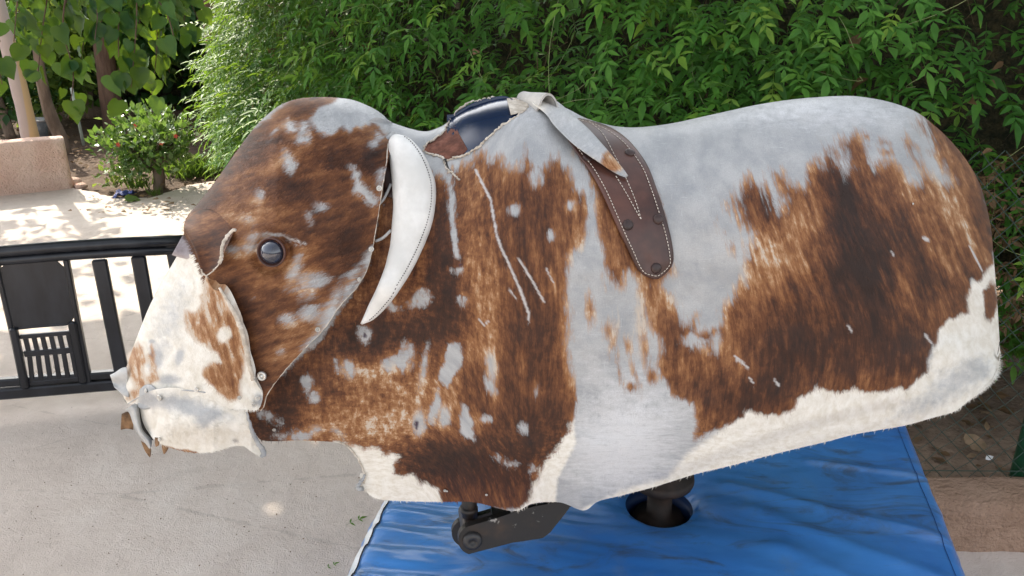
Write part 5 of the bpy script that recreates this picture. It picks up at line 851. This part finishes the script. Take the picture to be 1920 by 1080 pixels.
def rock(px, py, r, name, label, mat_, sq=.6):
    p = on_z(float(px), float(py), 0.); n = 14; V = []
    for i in range(n + 1):
        for j in range(n * 2): a, b = math.pi * i / n, math.pi * j / n; k = r * (.75 + .5 * fbm(np.array(math.sin(a) * math.cos(b) * 1.6 + 7 + px), np.array(math.sin(a) * math.sin(b) * 1.6 + math.cos(a) * 2), 57, 3)); V.append(p + [k * math.sin(a) * math.cos(b), k * math.sin(a) * math.sin(b), k * sq * math.cos(a) + r * .25])
    m = n * 2; return tag(obj(name, V, [[i * m + j, i * m + (j + 1) % m, (i + 1) * m + (j + 1) % m, (i + 1) * m + j] for i in range(n) for j in range(m)], mat_, None), label, 'rock')
rock(134, 347, .085, 'rock', 'pale rock lying against the end of the low peach wall', M['plaster']); rock(152, 352, .05, 'rock', 'small pale stone on the dirt right of the larger rock', M['plaster'])
def rag_cloth(px, py, L, W_, name, label, cat, mat_, h=.05):
    p = on_z(float(px), float(py), .006); u, v = np.meshgrid(np.linspace(-1, 1, 22), np.linspace(-1, 1, 12), indexing='ij'); Z = h * np.clip(fbm(u * 2 + px, v * 2, 59, 3) - .3, 0, 1) * 1.6; rr = 1 - .25 * fbm(u * 2, v * 2 + px, 61, 2); V = np.stack([p[0] + u * L * rr, p[1] + v * W_ * rr, p[2] + Z], -1).reshape(-1, 3); B_ = V - [0, 0, .004]; n = len(V)
    return tag(obj(name, np.concatenate([V, B_]), gridf(22, 12).tolist() + gridf(22, 12, n, True).tolist(), mat_, None), label, cat)
rag_cloth(233, 366, .085, .10, 'crumpled_cloth', 'crumpled blue cloth at the edge of the paving below the shrub', 'cloth', M['bluecloth'])
# --- leaves and scraps on the ground
def dry_leaf(P, s, ang, label, group=None, mat_=None, tilt=.25, rn=.7):
    V, Fc, r = scatter(heart, np.array([P], float), rot(np.array([[math.cos(ang), math.sin(ang), tilt * .5]]), np.array([[tilt, -.2, 1.]])), np.array([s]), np.array([rn])); V2 = np.concatenate([V, V - [0, 0, .0015]]); return tag(obj('fallen_leaf', V2, np.concatenate([Fc, Fc[:, ::-1] + len(V)]), mat_ or M['dryleaf'], None, True, {'rnd': np.concatenate([r, r])}), label, 'leaf', group)
dry_leaf(on_z(1815., 838., .19), .085, .4, 'large pale brown dead leaf on the soil behind the chain-link fence', tilt=.5, rn=1.)
dry_leaf(on_z(233., 376., .012), .13, .2, 'yellow leaf on the sunlit paving below the blue cloth', mat_=M['acacia'], rn=1.)
dry_leaf(on_z(1895., 778., .20), .06, 2.0, 'small reddish dead leaf on the soil near the green fence post', tilt=.3, rn=.6)
ps = on_z(1848., 861., .185); V, Fc, r = scatter(leaf_tpl(.3, .1, .1), np.array([ps]), rot(np.array([[1., .2, .3]]), np.array([[0, -.5, 1.]])), np.array([.03]), np.array([1.])); tag(obj('paper_scrap', np.concatenate([V, V - [0, 0, .001]]), np.concatenate([Fc, Fc[:, ::-1] + len(V)]), M['paper'], None), 'tiny white paper scrap on the soil below the large dead leaf', 'scrap')
for px, py, s, lab in [(660, 985, .026, 'fresh green leaf sprig lying on the paving near the mattress edge'), (617, 1066, .016, 'tiny green leaf sprig on the paving at the bottom edge of the photo')]:
    p = on_z(float(px), float(py), .010); V, Fc, r = scatter(pinnate(2), np.array([p - [s * .8, 0, 0]]), rot(np.array([[1., .6, .25]]), np.array([[0, -.3, 1.]])), np.array([s * 2.2]), np.array([.6])); tag(obj('leaf_sprig', V, Fc, M['hedge'], None, True, {'rnd': r}), lab, 'leaf')
n = 1100; x = RNG.uniform(.9, 3., n); y = RNG.uniform(2.22, 3.8, n); P = np.stack([x, y, .145 + .05 * (fbm(x * 3, y * 3, 31, 4) - .5) + .14 * sstep(2.6, 5, y) + .006], 1)
V, Fc, r = scatter(leaf_tpl(.28, .08, .1), P, rot(unit(n) * [1, 1, .2], unit(n) * .4 + np.array([0, 0, 1.])), RNG.uniform(.015, .060, n), RNG.random(n)); tag(obj('leaf_litter', V, Fc, M['dryleaf'], None, True, {'rnd': r}), 'dead brown leaf litter on the soil behind the fence', 'leaf litter', None, 'stuff')
n = 1500; x = RNG.uniform(-7.5, -1.6, n); y = RNG.uniform(5.8, 10.8, n); bad = y < 6.9 + .0 * x; y = np.where(bad & (x < -3.4), y + 1.4, y); P = np.stack([x, y, 0 * x + .03], 1); V, Fc, r = scatter(leaf_tpl(.28, .08, .1), P, rot(unit(n) * [1, 1, .2], unit(n) * .4 + np.array([0, 0, 1.])), RNG.uniform(.02, .07, n), RNG.random(n)); tag(obj('leaf_litter', V, Fc, M['dryleaf'], None, True, {'rnd': r}), 'dry leaf litter over the garden dirt', 'leaf litter', None, 'stuff')
n = 170; a = on_z(RNG.uniform(0, 690, n), RNG.uniform(760, 1079, n), .007); V, Fc, r = scatter(leaf_tpl(.3, .08, .1), a, rot(unit(n) * [1, 1, .1], unit(n) * .3 + np.array([0, 0, 1.])), RNG.uniform(.002, .009, n), RNG.random(n) * .4); tag(obj('grit', V, Fc, M['dryleaf'], None, True, {'rnd': r}), 'dark specks of plant debris on the paving', 'debris', None, 'stuff')
bpy.context.view_layer.update()
